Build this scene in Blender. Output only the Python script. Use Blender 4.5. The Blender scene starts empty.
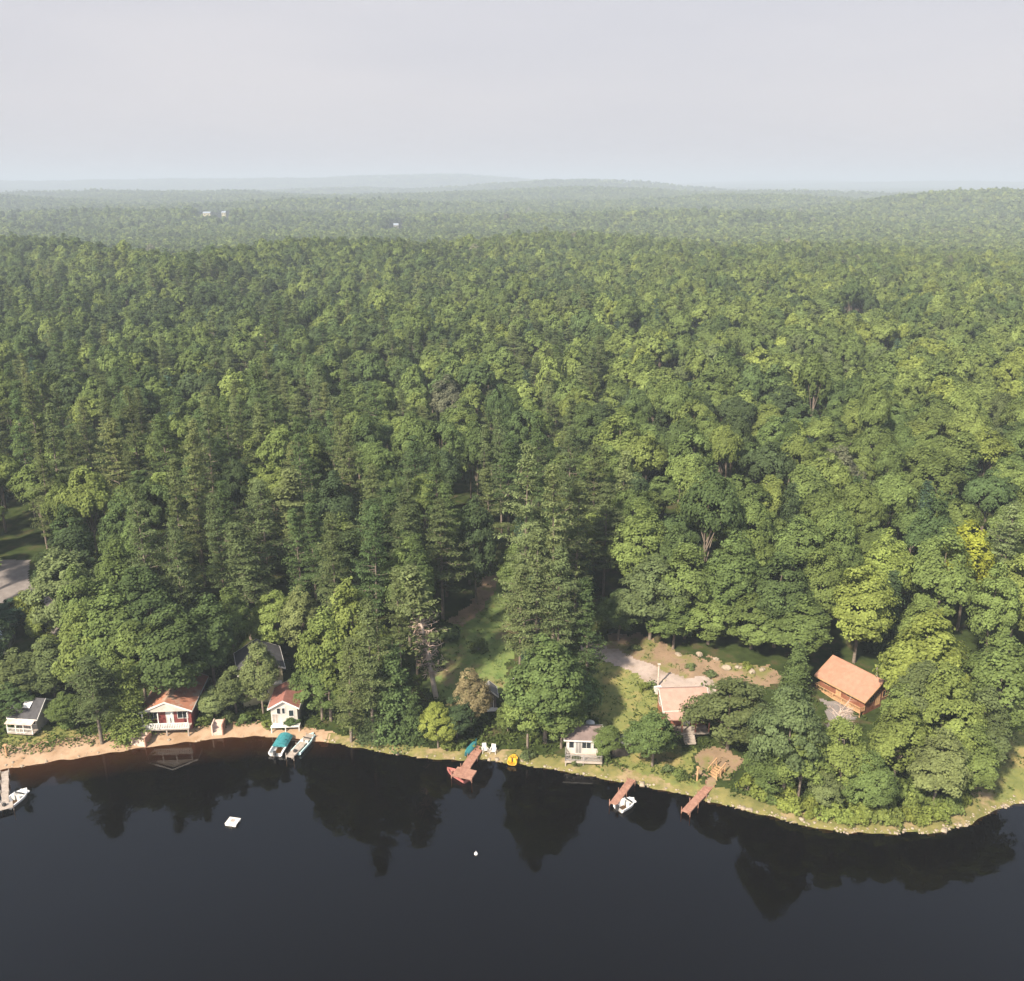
import bpy, math, random
import numpy as np
from mathutils import Vector, Matrix

R = math.radians
S = bpy.context.scene
COL = S.collection
rng = np.random.default_rng(7)
random.seed(7)

# ------------------------------------------------------------------ camera
H, F, CX, CY, HOR = 70.0, 930.0, 512.0, 490.5, 186.0
PITCH = math.atan((CY - HOR) / F)
cp, sp = math.cos(PITCH), math.sin(PITCH)

def ray(px, py):
    u, v = (px - CX) / F, -(py - CY) / F
    return np.array([u, cp + sp * v, -sp + cp * v])

def project(x, y, z):
    dz = z - H
    dep = y * cp - dz * sp
    up = y * sp + dz * cp
    return CX + F * x / dep, CY - F * up / dep

cam = bpy.data.cameras.new('camera')
cam.sensor_width = 36.0
cam.lens = 36.0 * F / 1024.0
cam.clip_start = 1.0
cam.clip_end = 40000.0
camo = bpy.data.objects.new('camera', cam)
COL.objects.link(camo)
camo.location = (0, 0, H)
camo.rotation_euler = (math.pi / 2 - PITCH, 0, 0)
S.camera = camo

# ------------------------------------------------------------------ terrain
def flat(px, py, z=0.0):
    d = ray(px, py)
    t = (z - H) / d[2]
    return d[0] * t, d[1] * t

SHORE_PX = [(0, 769), (30, 764), (60, 759), (90, 755), (113, 751), (153, 745), (197, 740), (220, 737), (247, 735), (273, 736),
            (330, 742), (390, 753), (435, 759), (480, 759), (507, 762), (547, 768), (607, 779), (652, 787), (697, 797),
            (731, 807), (760, 813), (795, 823), (830, 830), (851, 832), (906, 833), (935, 832), (955, 829), (972, 822), (984, 815), (997, 808), (1024, 802)]
_sw = sorted(flat(*p) for p in SHORE_PX)
SX = np.array([-900, -400, -160] + [p[0] for p in _sw] + [90, 140, 400, 900], float)
SY = np.array([150, 125, 104] + [p[1] for p in _sw] + [97, 112, 170, 260], float)

def shore(x):
    return np.interp(x, SX, SY) + 0.22 * np.sin(x * 1.7) * np.sin(x * 0.43 + 1)

def sn(x, y, s, k=0.0):
    x = np.asarray(x, float) / s + k
    y = np.asarray(y, float) / s - 0.7 * k
    return (np.sin(x * 1.9 + 1.3 * np.sin(y * 1.1 + k)) * np.sin(y * 2.1 + 1.1 * np.sin(x * 0.9 - k))
            + 0.5 * np.sin(x * 4.3 - y * 1.7 + 2 * k) * np.sin(y * 3.9 + x * 1.3)) / 1.5

HILLS = []
def hill(px, Y, amp, sx, sy):
    HILLS.append((Y * (px - 512) / 978.0, Y, amp, sx, sy))
hill(1085, 1750, 35, 300, 300)
hill(945, 1750, 18, 210, 240)
hill(540, 4300, 52, 470, 420)
hill(640, 4200, 36, 520, 420)
hill(330, 4600, 28, 520, 420)
hill(400, 6600, 64, 690, 460)
hill(250, 6800, 48, 1000, 460)
hill(500, 6800, 52, 690, 460)
hill(20, 7000, 44, 1700, 460)
hill(150, 1500, 17, 260, 130)
hill(640, 1450, 15, 300, 120)
hill(330, 2000, 24, 420, 170)
hill(730, 2300, 26, 420, 180)
hill(560, 3000, 30, 500, 220)
hill(790, 9800, 58, 1100, 500)
hill(940, 8200, 40, 1500, 500)
hill(120, 3200, 34, 700, 300)
hill(-60, 2300, 24, 420, 240)
hill(420, 2700, 22, 800, 260)
hill(760, 3300, 30, 900, 300)

def ground(x, y):
    x = np.asarray(x, float)
    y = np.asarray(y, float)
    d = y - shore(x)
    r = np.hypot(x, y)
    left = np.clip((-22 - x) / 14, 0, 1)
    bed = np.maximum(-2.6, d * (0.30 - 0.15 * left))
    land = np.interp(d, [0, 1.5, 4, 12, 25, 45, 80, 140, 250, 600], [0.02, 0.38, 0.75, 1.9, 4.2, 6.8, 9.2, 11.5, 13.5, 14.0])
    land = land + np.clip((d - 12) / 70, 0, 1) * 2.4 * sn(x, y, 55)
    th = np.arctan2(x, y)
    r0 = 640 + 85 * np.sin(th * 9 + 1) + 50 * np.sin(th * 23) - 60 * np.sin(th)
    t = np.clip((r - r0) / (230 + 260 * np.clip(th / .4, 0, 1)), 0, 1)
    t = t * t * (3 - 2 * t)
    land = land + np.clip(4.5 - 13 * th, -2.5, 9) * np.exp(-((r - r0 + 50) / 75) ** 2) * np.clip((d - 200) / 100, 0, 1)
    far = 1 + 11 * np.clip((r - 1300) / 3000, 0, 1) + 40 * np.clip((r - 4000) / 4500, 0, 1)
    amp = np.clip((r - 900) / 900, 0, 1)
    far = far + amp * (5 * sn(x, y, 190, 2.0) + 6 * sn(x, y, 520, 4.0))
    for hx, hy, a, sx, sy in HILLS:
        far = far + a * np.exp(-((x - hx) / sx) ** 2 - ((y - hy) / sy) ** 2)
    z = land * (1 - t) + np.maximum(far, 0.8) * t
    return np.where(d < 0, bed, z)

def g1(x, y):
    return float(ground(x, y))

def at(px, py, up=0.0):
    """the point over the terrain, UP metres above it, seen at a pixel"""
    d = ray(px, py)
    t, step = 70.0, 1.0
    while t < 9000:
        x, y, z = d[0] * t, d[1] * t, H + d[2] * t
        if z <= max(g1(x, y), 0.0) + up:
            break
        t += step
    a, b = t - step, t
    for _ in range(12):
        m = (a + b) / 2
        if H + d[2] * m <= max(g1(d[0] * m, d[1] * m), 0.0) + up:
            b = m
        else:
            a = m
    x, y = d[0] * b, d[1] * b
    return x, y, max(g1(x, y), 0.0)

# ------------------------------------------------------------------ materials
def new_mat(name):
    m = bpy.data.materials.new(name)
    m.use_nodes = True
    nt = m.node_tree
    nt.nodes.clear()
    return m, nt, nt.nodes.new('ShaderNodeOutputMaterial')

def N(nt, t, **kw):
    n = nt.nodes.new('ShaderNode' + t)
    for k, v in kw.items():
        if k in n.inputs:
            n.inputs[k].default_value = v
        else:
            setattr(n, k, v)
    return n

def surf(name, c1, c2=None, scale=2.0, rough=0.8, bump=0.0, bscale=None, metallic=0.0, wave=None, obj=True, c3=None, s3=0.3):
    """noise-mottled painted / wooden / earthy surface; WAVE = (axis, scale, depth, mortar) adds boards or courses"""
    m, nt, out = new_mat(name)
    L = nt.links.new
    tc = N(nt, 'TexCoord')
    src = tc.outputs['Object'] if obj else N(nt, 'NewGeometry').outputs['Position']
    no = N(nt, 'TexNoise', Scale=scale, Detail=5.0, Roughness=0.6)
    L(src, no.inputs['Vector'])
    ramp = N(nt, 'ValToRGB')
    ramp.color_ramp.elements[0].position = 0.35
    ramp.color_ramp.elements[1].position = 0.68
    ramp.color_ramp.elements[0].color = (*c1, 1)
    ramp.color_ramp.elements[1].color = (*(c2 or c1), 1)
    L(no.outputs['Fac'], ramp.inputs[0])
    col = ramp.outputs[0]
    if c3:
        n3 = N(nt, 'TexNoise', Scale=s3, Detail=4.0, Roughness=0.65)
        L(src, n3.inputs['Vector'])
        mr = N(nt, 'MapRange')
        mr.inputs['From Min'].default_value = 0.5
        mr.inputs['From Max'].default_value = 0.62
        L(n3.outputs['Fac'], mr.inputs[0])
        mx = N(nt, 'MixRGB')
        L(mr.outputs[0], mx.inputs[0])
        L(col, mx.inputs[1])
        mx.inputs[2].default_value = (*c3, 1)
        col = mx.outputs[0]
    hgt = None
    if wave:
        axis, ws, depth = wave
        wv = N(nt, 'TexWave', wave_type='BANDS', bands_direction=axis, wave_profile='SAW')
        wv.inputs['Scale'].default_value = ws
        wv.inputs['Distortion'].default_value = 0.25
        wv.inputs['Detail Scale'].default_value = 3.0
        L(src, wv.inputs['Vector'])
        mr = N(nt, 'MapRange')
        mr.inputs['To Min'].default_value = 1.0 - depth
        L(wv.outputs['Fac'], mr.inputs[0])
        mx = N(nt, 'MixRGB', blend_type='MULTIPLY')
        mx.inputs[0].default_value = 1.0
        L(col, mx.inputs[1])
        L(mr.outputs[0], mx.inputs[2])
        col = mx.outputs[0]
        hgt = wv.outputs['Fac']
    b = N(nt, 'BsdfPrincipled')
    b.inputs['Roughness'].default_value = rough
    b.inputs['Metallic'].default_value = metallic
    L(col, b.inputs['Base Color'])
    if bump or hgt:
        bp = N(nt, 'Bump', Strength=bump or 0.4, Distance=0.05)
        if hgt:
            L(hgt, bp.inputs['Height'])
        else:
            nb = N(nt, 'TexNoise', Scale=bscale or scale * 3, Detail=4.0)
            L(src, nb.inputs['Vector'])
            L(nb.outputs['Fac'], bp.inputs['Height'])
        L(bp.outputs[0], b.inputs['Normal'])
    L(b.outputs[0], out.inputs[0])
    return m

def leaf_mat(name, instancer=False, trans=0.4, vary=0.28, nscale=0.35):
    m, nt, out = new_mat(name)
    L = nt.links.new
    if instancer:
        c = N(nt, 'Attribute', attribute_type='INSTANCER', attribute_name='tone').outputs['Color']
    else:
        c = N(nt, 'ObjectInfo').outputs['Color']
    geo = N(nt, 'NewGeometry')
    mr = N(nt, 'MapRange')
    mr.inputs['To Min'].default_value = 1 - vary
    mr.inputs['To Max'].default_value = 1 + vary
    L(geo.outputs['Random Per Island'], mr.inputs[0])
    no = N(nt, 'TexNoise', Scale=nscale, Detail=3.0)
    L(geo.outputs['Position'], no.inputs['Vector'])
    mr2 = N(nt, 'MapRange')
    mr2.inputs['From Min'].default_value = 0.3
    mr2.inputs['From Max'].default_value = 0.7
    mr2.inputs['To Min'].default_value = 0.7
    mr2.inputs['To Max'].default_value = 1.3
    L(no.outputs['Fac'], mr2.inputs[0])
    mu = N(nt, 'Math', operation='MULTIPLY')
    L(mr.outputs[0], mu.inputs[0])
    L(mr2.outputs[0], mu.inputs[1])
    vm = N(nt, 'VectorMath', operation='SCALE')
    L(c, vm.inputs[0])
    L(mu.outputs[0], vm.inputs['Scale'])
    d = N(nt, 'BsdfDiffuse')
    L(vm.outputs[0], d.inputs[0])
    t = N(nt, 'BsdfTranslucent')
    L(vm.outputs[0], t.inputs[0])
    mx = N(nt, 'MixShader')
    mx.inputs[0].default_value = trans
    L(d.outputs[0], mx.inputs[1])
    L(t.outputs[0], mx.inputs[2])
    L(mx.outputs[0], out.inputs[0])
    return m

M = {}
M['leaf'] = leaf_mat('leaf_foliage')
M['forest_leaf'] = leaf_mat('forest_foliage', instancer=True, nscale=0.2)
M['bark'] = surf('bark', (0.11, 0.085, 0.065), (0.2, 0.165, 0.135), 3.0, 0.9, 0.4)
M['pale_bark'] = surf('pale_bark', (0.38, 0.31, 0.26), (0.52, 0.44, 0.38), 3.0, 0.9, 0.4)
M['dead_twig'] = surf('dead_twig', (0.40, 0.29, 0.235), (0.55, 0.42, 0.35), 2.0, 0.9)
M['lawn'] = surf('lawn', (0.10, 0.118, 0.03), (0.16, 0.165, 0.045), 0.9, 0.95, 0.5, 6.0, obj=False, c3=(0.20, 0.165, 0.06), s3=0.22)
M['meadow'] = surf('meadow', (0.075, 0.12, 0.028), (0.13, 0.165, 0.045), 0.8, 0.95, 0.5, 6.0, obj=False, c3=(0.16, 0.125, 0.06), s3=0.18)
M['bank_grass'] = surf('bank_grass', (0.095, 0.10, 0.028), (0.175, 0.155, 0.05), 0.9, 0.95, 0.6, 5.0, obj=False, c3=(0.24, 0.18, 0.10), s3=0.3)
M['sand'] = surf('sand', (0.26, 0.175, 0.11), (0.37, 0.265, 0.18), 0.7, 0.95, 0.3, 5.0, obj=False, c3=(0.24, 0.155, 0.09), s3=0.35)
M['gravel'] = surf('gravel', (0.25, 0.205, 0.18), (0.34, 0.28, 0.245), 1.2, 0.95, 0.3, 9.0, obj=False, c3=(0.21, 0.165, 0.13), s3=0.3)
M['earth'] = surf('earth', (0.165, 0.115, 0.07), (0.25, 0.17, 0.11), 0.6, 0.95, 0.6, 4.0, obj=False, c3=(0.13, 0.125, 0.04), s3=0.3)
M['asphalt'] = surf('asphalt', (0.12, 0.105, 0.10), (0.18, 0.16, 0.15), 0.8, 0.9, 0.2, 9.0, obj=False)
M['stone'] = surf('stone', (0.20, 0.165, 0.125), (0.34, 0.285, 0.22), 1.5, 0.9, 0.5, obj=False)
M['dock_wood'] = surf('dock_wood', (0.21, 0.105, 0.075), (0.33, 0.185, 0.135), 2.5, 0.75, 0.2)
M['grey_wood'] = surf('grey_wood', (0.25, 0.215, 0.185), (0.37, 0.32, 0.28), 2.5, 0.8, 0.2)
M['tan_wood'] = surf('tan_wood', (0.32, 0.19, 0.10), (0.45, 0.28, 0.15), 2.0, 0.75, 0.2)
M['white'] = surf('white_paint', (0.46, 0.45, 0.43), (0.66, 0.65, 0.62), 1.2, 0.5)
M['white_siding'] = surf('white_siding', (0.48, 0.44, 0.39), (0.62, 0.58, 0.53), 1.0, 0.6, wave=('Z', 2.6, 0.18))
M['red_siding'] = surf('red_siding', (0.17, 0.036, 0.036), (0.25, 0.062, 0.055), 1.0, 0.7, wave=('Z', 2.6, 0.25))
M['cream_siding'] = surf('cream_siding', (0.42, 0.38, 0.24), (0.55, 0.50, 0.33), 1.0, 0.7, wave=('Z', 2.6, 0.22))
M['grey_siding'] = surf('grey_siding', (0.22, 0.21, 0.20), (0.33, 0.32, 0.31), 1.0, 0.7, wave=('Z', 2.6, 0.22))
M['dark_siding'] = surf('dark_siding', (0.05, 0.04, 0.035), (0.09, 0.075, 0.065), 1.0, 0.7, wave=('X', 2.2, 0.3))
M['log'] = surf('log_wall', (0.22, 0.085, 0.05), (0.31, 0.125, 0.075), 1.6, 0.7, 0.6, wave=('Z', 1.6, 0.4))
M['brown_siding'] = surf('brown_siding', (0.27, 0.10, 0.065), (0.38, 0.15, 0.10), 1.0, 0.7, wave=('Z', 2.6, 0.3))
M['roof_orange'] = surf('roof_orange', (0.29, 0.15, 0.10), (0.36, 0.19, 0.13), 1.3, 0.85, wave=('Y', 2.4, 0.16))
M['roof_rust'] = surf('roof_rust', (0.27, 0.115, 0.07), (0.42, 0.185, 0.115), 1.0, 0.85, wave=('Y', 2.4, 0.2), c3=(0.34, 0.25, 0.19), s3=0.7)
M['roof_red'] = surf('roof_red', (0.21, 0.085, 0.065), (0.28, 0.12, 0.095), 1.2, 0.8, wave=('Y', 2.4, 0.18))
M['roof_pink'] = surf('roof_pink', (0.31, 0.195, 0.155), (0.39, 0.25, 0.2), 1.2, 0.85, wave=('Y', 2.4, 0.18))
M['roof_mauve'] = surf('roof_mauve', (0.13, 0.095, 0.09), (0.18, 0.135, 0.125), 1.2, 0.85, wave=('Y', 2.4, 0.2))
M['roof_dark'] = surf('roof_dark', (0.03, 0.03, 0.035), (0.055, 0.054, 0.06), 1.2, 0.8, wave=('Y', 2.4, 0.25))
M['roof_grey'] = surf('roof_grey', (0.12, 0.12, 0.125), (0.17, 0.17, 0.175), 1.2, 0.8, wave=('Y', 2.4, 0.25))
M['roof_blue'] = surf('roof_blue', (0.22, 0.27, 0.33), (0.29, 0.34, 0.40), 1.2, 0.6, wave=('X', 1.4, 0.2))
M['teal'] = surf('teal_canvas', (0.015, 0.14, 0.165), (0.04, 0.22, 0.245), 2.0, 0.7, 0.3)
M['hull_white'] = surf('boat_gelcoat', (0.58, 0.58, 0.58), (0.68, 0.68, 0.68), 1.0, 0.25)
M['hull_red'] = surf('red_boat_paint', (0.32, 0.10, 0.09), (0.42, 0.17, 0.15), 1.5, 0.4)
M['hull_pale'] = surf('pale_blue_boat', (0.42, 0.62, 0.66), (0.55, 0.72, 0.75), 1.5, 0.3)
M['yellow'] = surf('yellow_plastic', (0.55, 0.31, 0.03), (0.65, 0.39, 0.05), 1.5, 0.35)
M['dark'] = surf('dark_plastic', (0.02, 0.02, 0.022), (0.04, 0.04, 0.042), 2.0, 0.5)
M['metal'] = surf('aluminium', (0.55, 0.56, 0.57), (0.7, 0.7, 0.71), 2.0, 0.35, metallic=0.8)
M['concrete'] = surf('concrete', (0.42, 0.33, 0.28), (0.56, 0.46, 0.40), 2.0, 0.9, 0.3)

def glass_mat():
    m, nt, out = new_mat('window_glass')
    b = N(nt, 'BsdfPrincipled')
    b.inputs['Base Color'].default_value = (0.02, 0.025, 0.03, 1)
    b.inputs['Roughness'].default_value = 0.08
    nt.links.new(b.outputs[0], out.inputs[0])
    return m
M['glass'] = glass_mat()

def terrain_mat():
    m, nt, out = new_mat('forest_floor')
    L = nt.links.new
    geo = N(nt, 'NewGeometry')
    n1 = N(nt, 'TexNoise', Scale=0.35, Detail=6.0, Roughness=0.65)
    L(geo.outputs['Position'], n1.inputs['Vector'])
    r1 = N(nt, 'ValToRGB')
    e = r1.color_ramp.elements
    e[0].position, e[0].color = 0.35, (0.020, 0.028, 0.010, 1)
    e[1].position, e[1].color = 0.7, (0.075, 0.058, 0.034, 1)
    x = e.new(0.52)
    x.color = (0.035, 0.05, 0.016, 1)
    L(n1.outputs['Fac'], r1.inputs[0])
    # lake bed: sand off the beach, dark mud elsewhere
    sep = N(nt, 'SeparateXYZ')
    L(geo.outputs['Position'], sep.inputs[0])
    mx = N(nt, 'MapRange')
    mx.inputs['From Min'].default_value = -20.0
    mx.inputs['From Max'].default_value = -30.0
    L(sep.outputs['X'], mx.inputs[0])
    mz = N(nt, 'MapRange')
    mz.inputs['From Min'].default_value = -0.75
    mz.inputs['From Max'].default_value = -0.05
    L(sep.outputs['Z'], mz.inputs[0])
    mm = N(nt, 'Math', operation='MULTIPLY')
    L(mx.outputs[0], mm.inputs[0])
    L(mz.outputs[0], mm.inputs[1])
    bed = N(nt, 'MixRGB')
    bed.inputs[1].default_value = (0.012, 0.010, 0.007, 1)
    bed.inputs[2].default_value = (0.30, 0.22, 0.14, 1)
    L(mm.outputs[0], bed.inputs[0])
    below = N(nt, 'Math', operation='LESS_THAN')
    below.inputs[1].default_value = 0.01
    L(sep.outputs['Z'], below.inputs[0])
    c = N(nt, 'MixRGB')
    L(below.outputs[0], c.inputs[0])
    L(r1.outputs[0], c.inputs[1])
    L(bed.outputs[0], c.inputs[2])
    d = N(nt, 'BsdfDiffuse')
    L(c.outputs[0], d.inputs[0])
    L(d.outputs[0], out.inputs[0])
    return m
M['ground'] = terrain_mat()

def water_mat():
    m, nt, out = new_mat('lake_water')
    L = nt.links.new
    geo = N(nt, 'NewGeometry')
    mp = N(nt, 'Mapping')
    mp.inputs['Scale'].default_value = (1.0, 1.6, 1.0)
    L(geo.outputs['Position'], mp.inputs[0])
    n1 = N(nt, 'TexNoise', Scale=0.9, Detail=3.0, Roughness=0.5)
    L(mp.outputs[0], n1.inputs['Vector'])
    bp = N(nt, 'Bump', Strength=0.005, Distance=0.1)
    L(n1.outputs['Fac'], bp.inputs['Height'])
    gl = N(nt, 'BsdfGlossy')
    gl.inputs['Color'].default_value = (1, 1, 1, 1)
    gl.inputs['Roughness'].default_value = 0.0
    L(bp.outputs[0], gl.inputs['Normal'])
    tr = N(nt, 'BsdfTransparent')
    tr.inputs[0].default_value = (0.50, 0.33, 0.16, 1)
    fr = N(nt, 'Fresnel', IOR=1.333)
    mx = N(nt, 'MixShader')
    L(fr.outputs[0], mx.inputs[0])
    L(tr.outputs[0], mx.inputs[1])
    L(gl.outputs[0], mx.inputs[2])
    L(mx.outputs[0], out.inputs[0])
    return m
M['water'] = water_mat()

# ------------------------------------------------------------------ mesh helpers
class MB:
    def __init__(self):
        self.v, self.f, self.mi = [], [], []

    def add(self, v, f, mi=0):
        o = len(self.v)
        self.v += [tuple(map(float, p)) for p in v]
        self.f += [tuple(i + o for i in q) for q in f]
        self.mi += [mi] * len(f)
        return self

    def box(self, x0, x1, y0, y1, z0, z1):
        return self.add([(x0, y0, z0), (x1, y0, z0), (x1, y1, z0), (x0, y1, z0), (x0, y0, z1), (x1, y0, z1), (x1, y1, z1), (x0, y1, z1)],
                        [(0, 3, 2, 1), (4, 5, 6, 7), (0, 1, 5, 4), (1, 2, 6, 5), (2, 3, 7, 6), (3, 0, 4, 7)])

    def tube(self, pts, radii, n=6, mi=0):
        pts = [Vector(p) for p in pts]
        v, f = [], []
        for i, p in enumerate(pts):
            t = (pts[min(i + 1, len(pts) - 1)] - pts[max(i - 1, 0)]).normalized()
            a = t.orthogonal().normalized()
            b = t.cross(a)
            for k in range(n):
                w = 2 * math.pi * k / n
                v.append(p + (a * math.cos(w) + b * math.sin(w)) * radii[i])
        for i in range(len(pts) - 1):
            for k in range(n):
                k2 = (k + 1) % n
                f.append((i * n + k, i * n + k2, (i + 1) * n + k2, (i + 1) * n + k))
        f.append(tuple(reversed(range(n))))
        f.append(tuple((len(pts) - 1) * n + k for k in range(n)))
        return self.add(v, f, mi)

    def extrude(self, poly, axis, a, b):
        """poly of (u, v) extruded along AXIS from a to b; axis 'x': (u, v) = (y, z), 'y': (x, z), 'z': (x, y)"""
        def p3(q, w):
            return {'x': (w, q[0], q[1]), 'y': (q[0], w, q[1]), 'z': (q[0], q[1], w)}[axis]
        n = len(poly)
        v = [p3(q, a) for q in poly] + [p3(q, b) for q in poly]
        f = [tuple(range(n)), tuple(reversed(range(n, 2 * n)))] + [(i, i + n, (i + 1) % n + n, (i + 1) % n) for i in range(n)]
        return self.add(v, f)

    def mesh(self, name, mats):
        me = bpy.data.meshes.new(name)
        me.from_pydata(self.v, [], self.f)
        for m in mats if isinstance(mats, (list, tuple)) else [mats]:
            me.materials.append(m)
        if any(self.mi):
            me.polygons.foreach_set('material_index', self.mi)
        me.update()
        return me

    def build(self, name, mat, parent=None, loc=None):
        me = self.mesh(name, mat)
        bm_fix(me)
        return link(name, me, parent, loc)

def bm_fix(me):
    import bmesh
    b = bmesh.new()
    b.from_mesh(me)
    bmesh.ops.recalc_face_normals(b, faces=b.faces)
    b.to_mesh(me)
    b.free()

def link(name, me, parent=None, loc=None):
    o = bpy.data.objects.new(name, me)
    COL.objects.link(o)
    if parent:
        o.parent = parent
    if loc is not None:
        o.location = loc
    return o

def tag(o, label, cat, group=None):
    o['label'] = label
    o['category'] = cat
    if group:
        o['group'] = group
    return o

def empty(name, loc, rz=0.0, label=None, cat=None, group=None):
    o = bpy.data.objects.new(name, None)
    o.empty_display_size = 0.5
    COL.objects.link(o)
    o.location = loc
    o.rotation_euler = (0, 0, rz)
    if label:
        tag(o, label, cat, group)
    return o

def fast_mesh(name, v, quads, mats, mi=None):
    me = bpy.data.meshes.new(name)
    v = np.ascontiguousarray(v, np.float32)
    quads = np.ascontiguousarray(quads, np.int32)
    nf = len(quads)
    me.vertices.add(len(v))
    me.vertices.foreach_set('co', v.ravel())
    me.loops.add(nf * 4)
    me.loops.foreach_set('vertex_index', quads.ravel())
    me.polygons.add(nf)
    me.polygons.foreach_set('loop_start', np.arange(nf, dtype=np.int32) * 4)
    me.polygons.foreach_set('loop_total', np.full(nf, 4, np.int32))
    for m in mats:
        me.materials.append(m)
    if mi is not None:
        me.polygons.foreach_set('material_index', np.ascontiguousarray(mi, np.int32))
    me.update(calc_edges=True)
    return me

# ------------------------------------------------------------------ setting: terrain, water, haze
def build_terrain():
    th = np.radians(np.linspace(-72, 72, 330))
    r = 55 * (13000 / 55) ** np.linspace(0, 1, 430)
    TH, RR = np.meshgrid(th, r, indexing='ij')
    X, Y = RR * np.sin(TH), RR * np.cos(TH)
    Z = ground(X, Y)
    v = np.stack([X, Y, Z], -1).reshape(-1, 3)
    a, b = X.shape
    i = (np.arange(a - 1)[:, None] * b + np.arange(b - 1)[None]).ravel()
    q = np.stack([i, i + 1, i + b + 1, i + b], -1)
    me = fast_mesh('terrain', v, q[:, ::-1], [M['ground']])
    me.polygons.foreach_set('use_smooth', np.ones(len(q), bool))
    o = link('terrain', me)
    o['kind'] = 'structure'
build_terrain()

w = MB().add([(-900, -500, 0), (900, -500, 0), (900, 165, 0), (-900, 165, 0)], [(0, 1, 2, 3)])
lb = MB().add([(-900, -500, -2.72), (900, -500, -2.72), (900, 90, -2.72), (-900, 90, -2.72)], [(0, 1, 2, 3)])
o = link('lake_bed', lb.mesh('lake_bed', M['ground']))
o['kind'] = 'structure'
o = link('water', w.mesh('water', M['water']))
o['kind'] = 'structure'

def sheet(name, mat, pts, cell, up, jag=0.5):
    """grass, gravel or sand lying on the terrain inside a polygon, with an uneven edge"""
    P = np.array(pts, float)
    x0, y0 = P.min(0) - 1
    x1, y1 = P.max(0) + 1
    xs, ys = np.arange(x0, x1, cell), np.arange(y0, y1, cell)
    X, Y = np.meshgrid(xs, ys, indexing='ij')
    xc, yc = X[:-1, :-1] + cell / 2, Y[:-1, :-1] + cell / 2
    xj = xc + jag * sn(xc, yc, 2.3, 1.0) + 0.4 * jag * sn(xc, yc, 0.8, 3.0)
    yj = yc + jag * sn(xc, yc, 2.0, 5.0) + 0.4 * jag * sn(xc, yc, 0.7, 8.0)
    ins = inside(P, xj, yj)
    Z = ground(X, Y) + up
    b = X.shape[1]
    I, J = np.nonzero(ins)
    i = I * b + J
    q = np.stack([i, i + b, i + b + 1, i + 1], -1)
    used, inv = np.unique(q.ravel(), return_inverse=True)
    v = np.stack([X.ravel(), Y.ravel(), Z.ravel()], -1)[used]
    me = fast_mesh(name, v, inv.reshape(-1, 4), [mat])
    me.polygons.foreach_set('use_smooth', np.ones(len(q), bool))
    o = link(name, me)
    o['kind'] = 'structure'
    return o

def inside(P, x, y):
    r = np.zeros(np.shape(x), bool)
    n = len(P)
    for i in range(n):
        xa, ya = P[i]
        xb, yb = P[(i + 1) % n]
        c = ((ya > y) != (yb > y)) & (x < (xb - xa) * (y - ya) / (yb - ya + 1e-12) + xa)
        r ^= c
    return r

def gp(*pix):
    return [at(*p)[:2] for p in pix]

def strip(pts, wid):
    P = [Vector(p) for p in pts]
    l, r = [], []
    for i, p in enumerate(P):
        t = (P[min(i + 1, len(P) - 1)] - P[max(i - 1, 0)]).normalized()
        n = Vector((-t.y, t.x))
        wd = wid[i] if isinstance(wid, (list, tuple)) else wid
        l.append(p + n * wd / 2)
        r.append(p - n * wd / 2)
    return [tuple(p) for p in l + r[::-1]]

def band(x0, x1, d0, d1, step=2.0):
    xs = np.arange(x0, x1, step)
    return [(x, shore(x) + d0) for x in xs] + [(x, shore(x) + (d1(x) if callable(d1) else d1)) for x in xs[::-1]]

xL = flat(0, 768)[0]
sheet('beach', M['sand'], band(-140, flat(340, 744)[0], -0.6, lambda x: float(np.interp(x, [-140, -62, -52, -46, -40, -30, -22, -18], [5, 4.5, 3.6, 2.2, 2.8, 2.2, 1.6, .9]))), 0.3, 0.05, 0.35)
sheet('grassy_bank', M['bank_grass'], band(flat(325, 742)[0], 88, -0.25, lambda x: float(np.interp(x, [-20, -5, 8, 20, 32, 46, 52, 58, 88], [1.4, 1.8, 2.4, 2.6, 2.2, 2.2, 3.0, 4.0, 4.0]))), 0.3, 0.05, 0.3)
LAWN = gp((598, 660), (640, 668), (668, 690), (668, 740), (690, 752), (700, 788), (650, 776), (622, 766), (604, 752), (590, 700))
sheet('lawn', M['lawn'], LAWN, 0.3, 0.07, 0.9)
EARTH = gp((596, 648), (618, 634), (640, 634), (680, 652), (730, 664), (775, 664), (780, 684), (740, 694), (700, 690), (668, 680), (640, 664), (615, 660))
sheet('earth_bank', M['earth'], EARTH, 0.3, 0.055, 1.0)
sheet('sandy_ground', M['earth'], gp((694, 752), (716, 744), (742, 758), (736, 776), (722, 786), (706, 786)), 0.3, 0.075, 1.1)
DRIVE = strip(gp((585, 646), (612, 656), (640, 668), (668, 684), (690, 692), (715, 690)), [3.0, 3.0, 3.4, 4.5, 6.5, 5.0])
sheet('driveway', M['gravel'], DRIVE, 0.3, 0.11, 0.55)
YARD = gp((826, 702), (846, 704), (856, 720), (848, 742), (832, 742), (826, 722))
sheet('gravel_yard', M['asphalt'], YARD, 0.3, 0.07, 0.9)
MEADOW = gp((418, 690), (440, 640), (480, 600), (497, 575), (512, 590), (512, 640), (505, 690), (470, 706))
sheet('meadow', M['meadow'], MEADOW, 0.3, 0.06, 1.3)
sheet('dirt_track', M['earth'], strip(gp((494, 575), (478, 605), (455, 625)), 2.6), 0.35, 0.10, 0.5)
RIGHTLAWN = gp((982, 716), (1060, 690), (1110, 760), (1040, 798), (998, 804), (984, 760))
sheet('side_lawn', M['lawn'], RIGHTLAWN, 0.4, 0.065)
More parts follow.
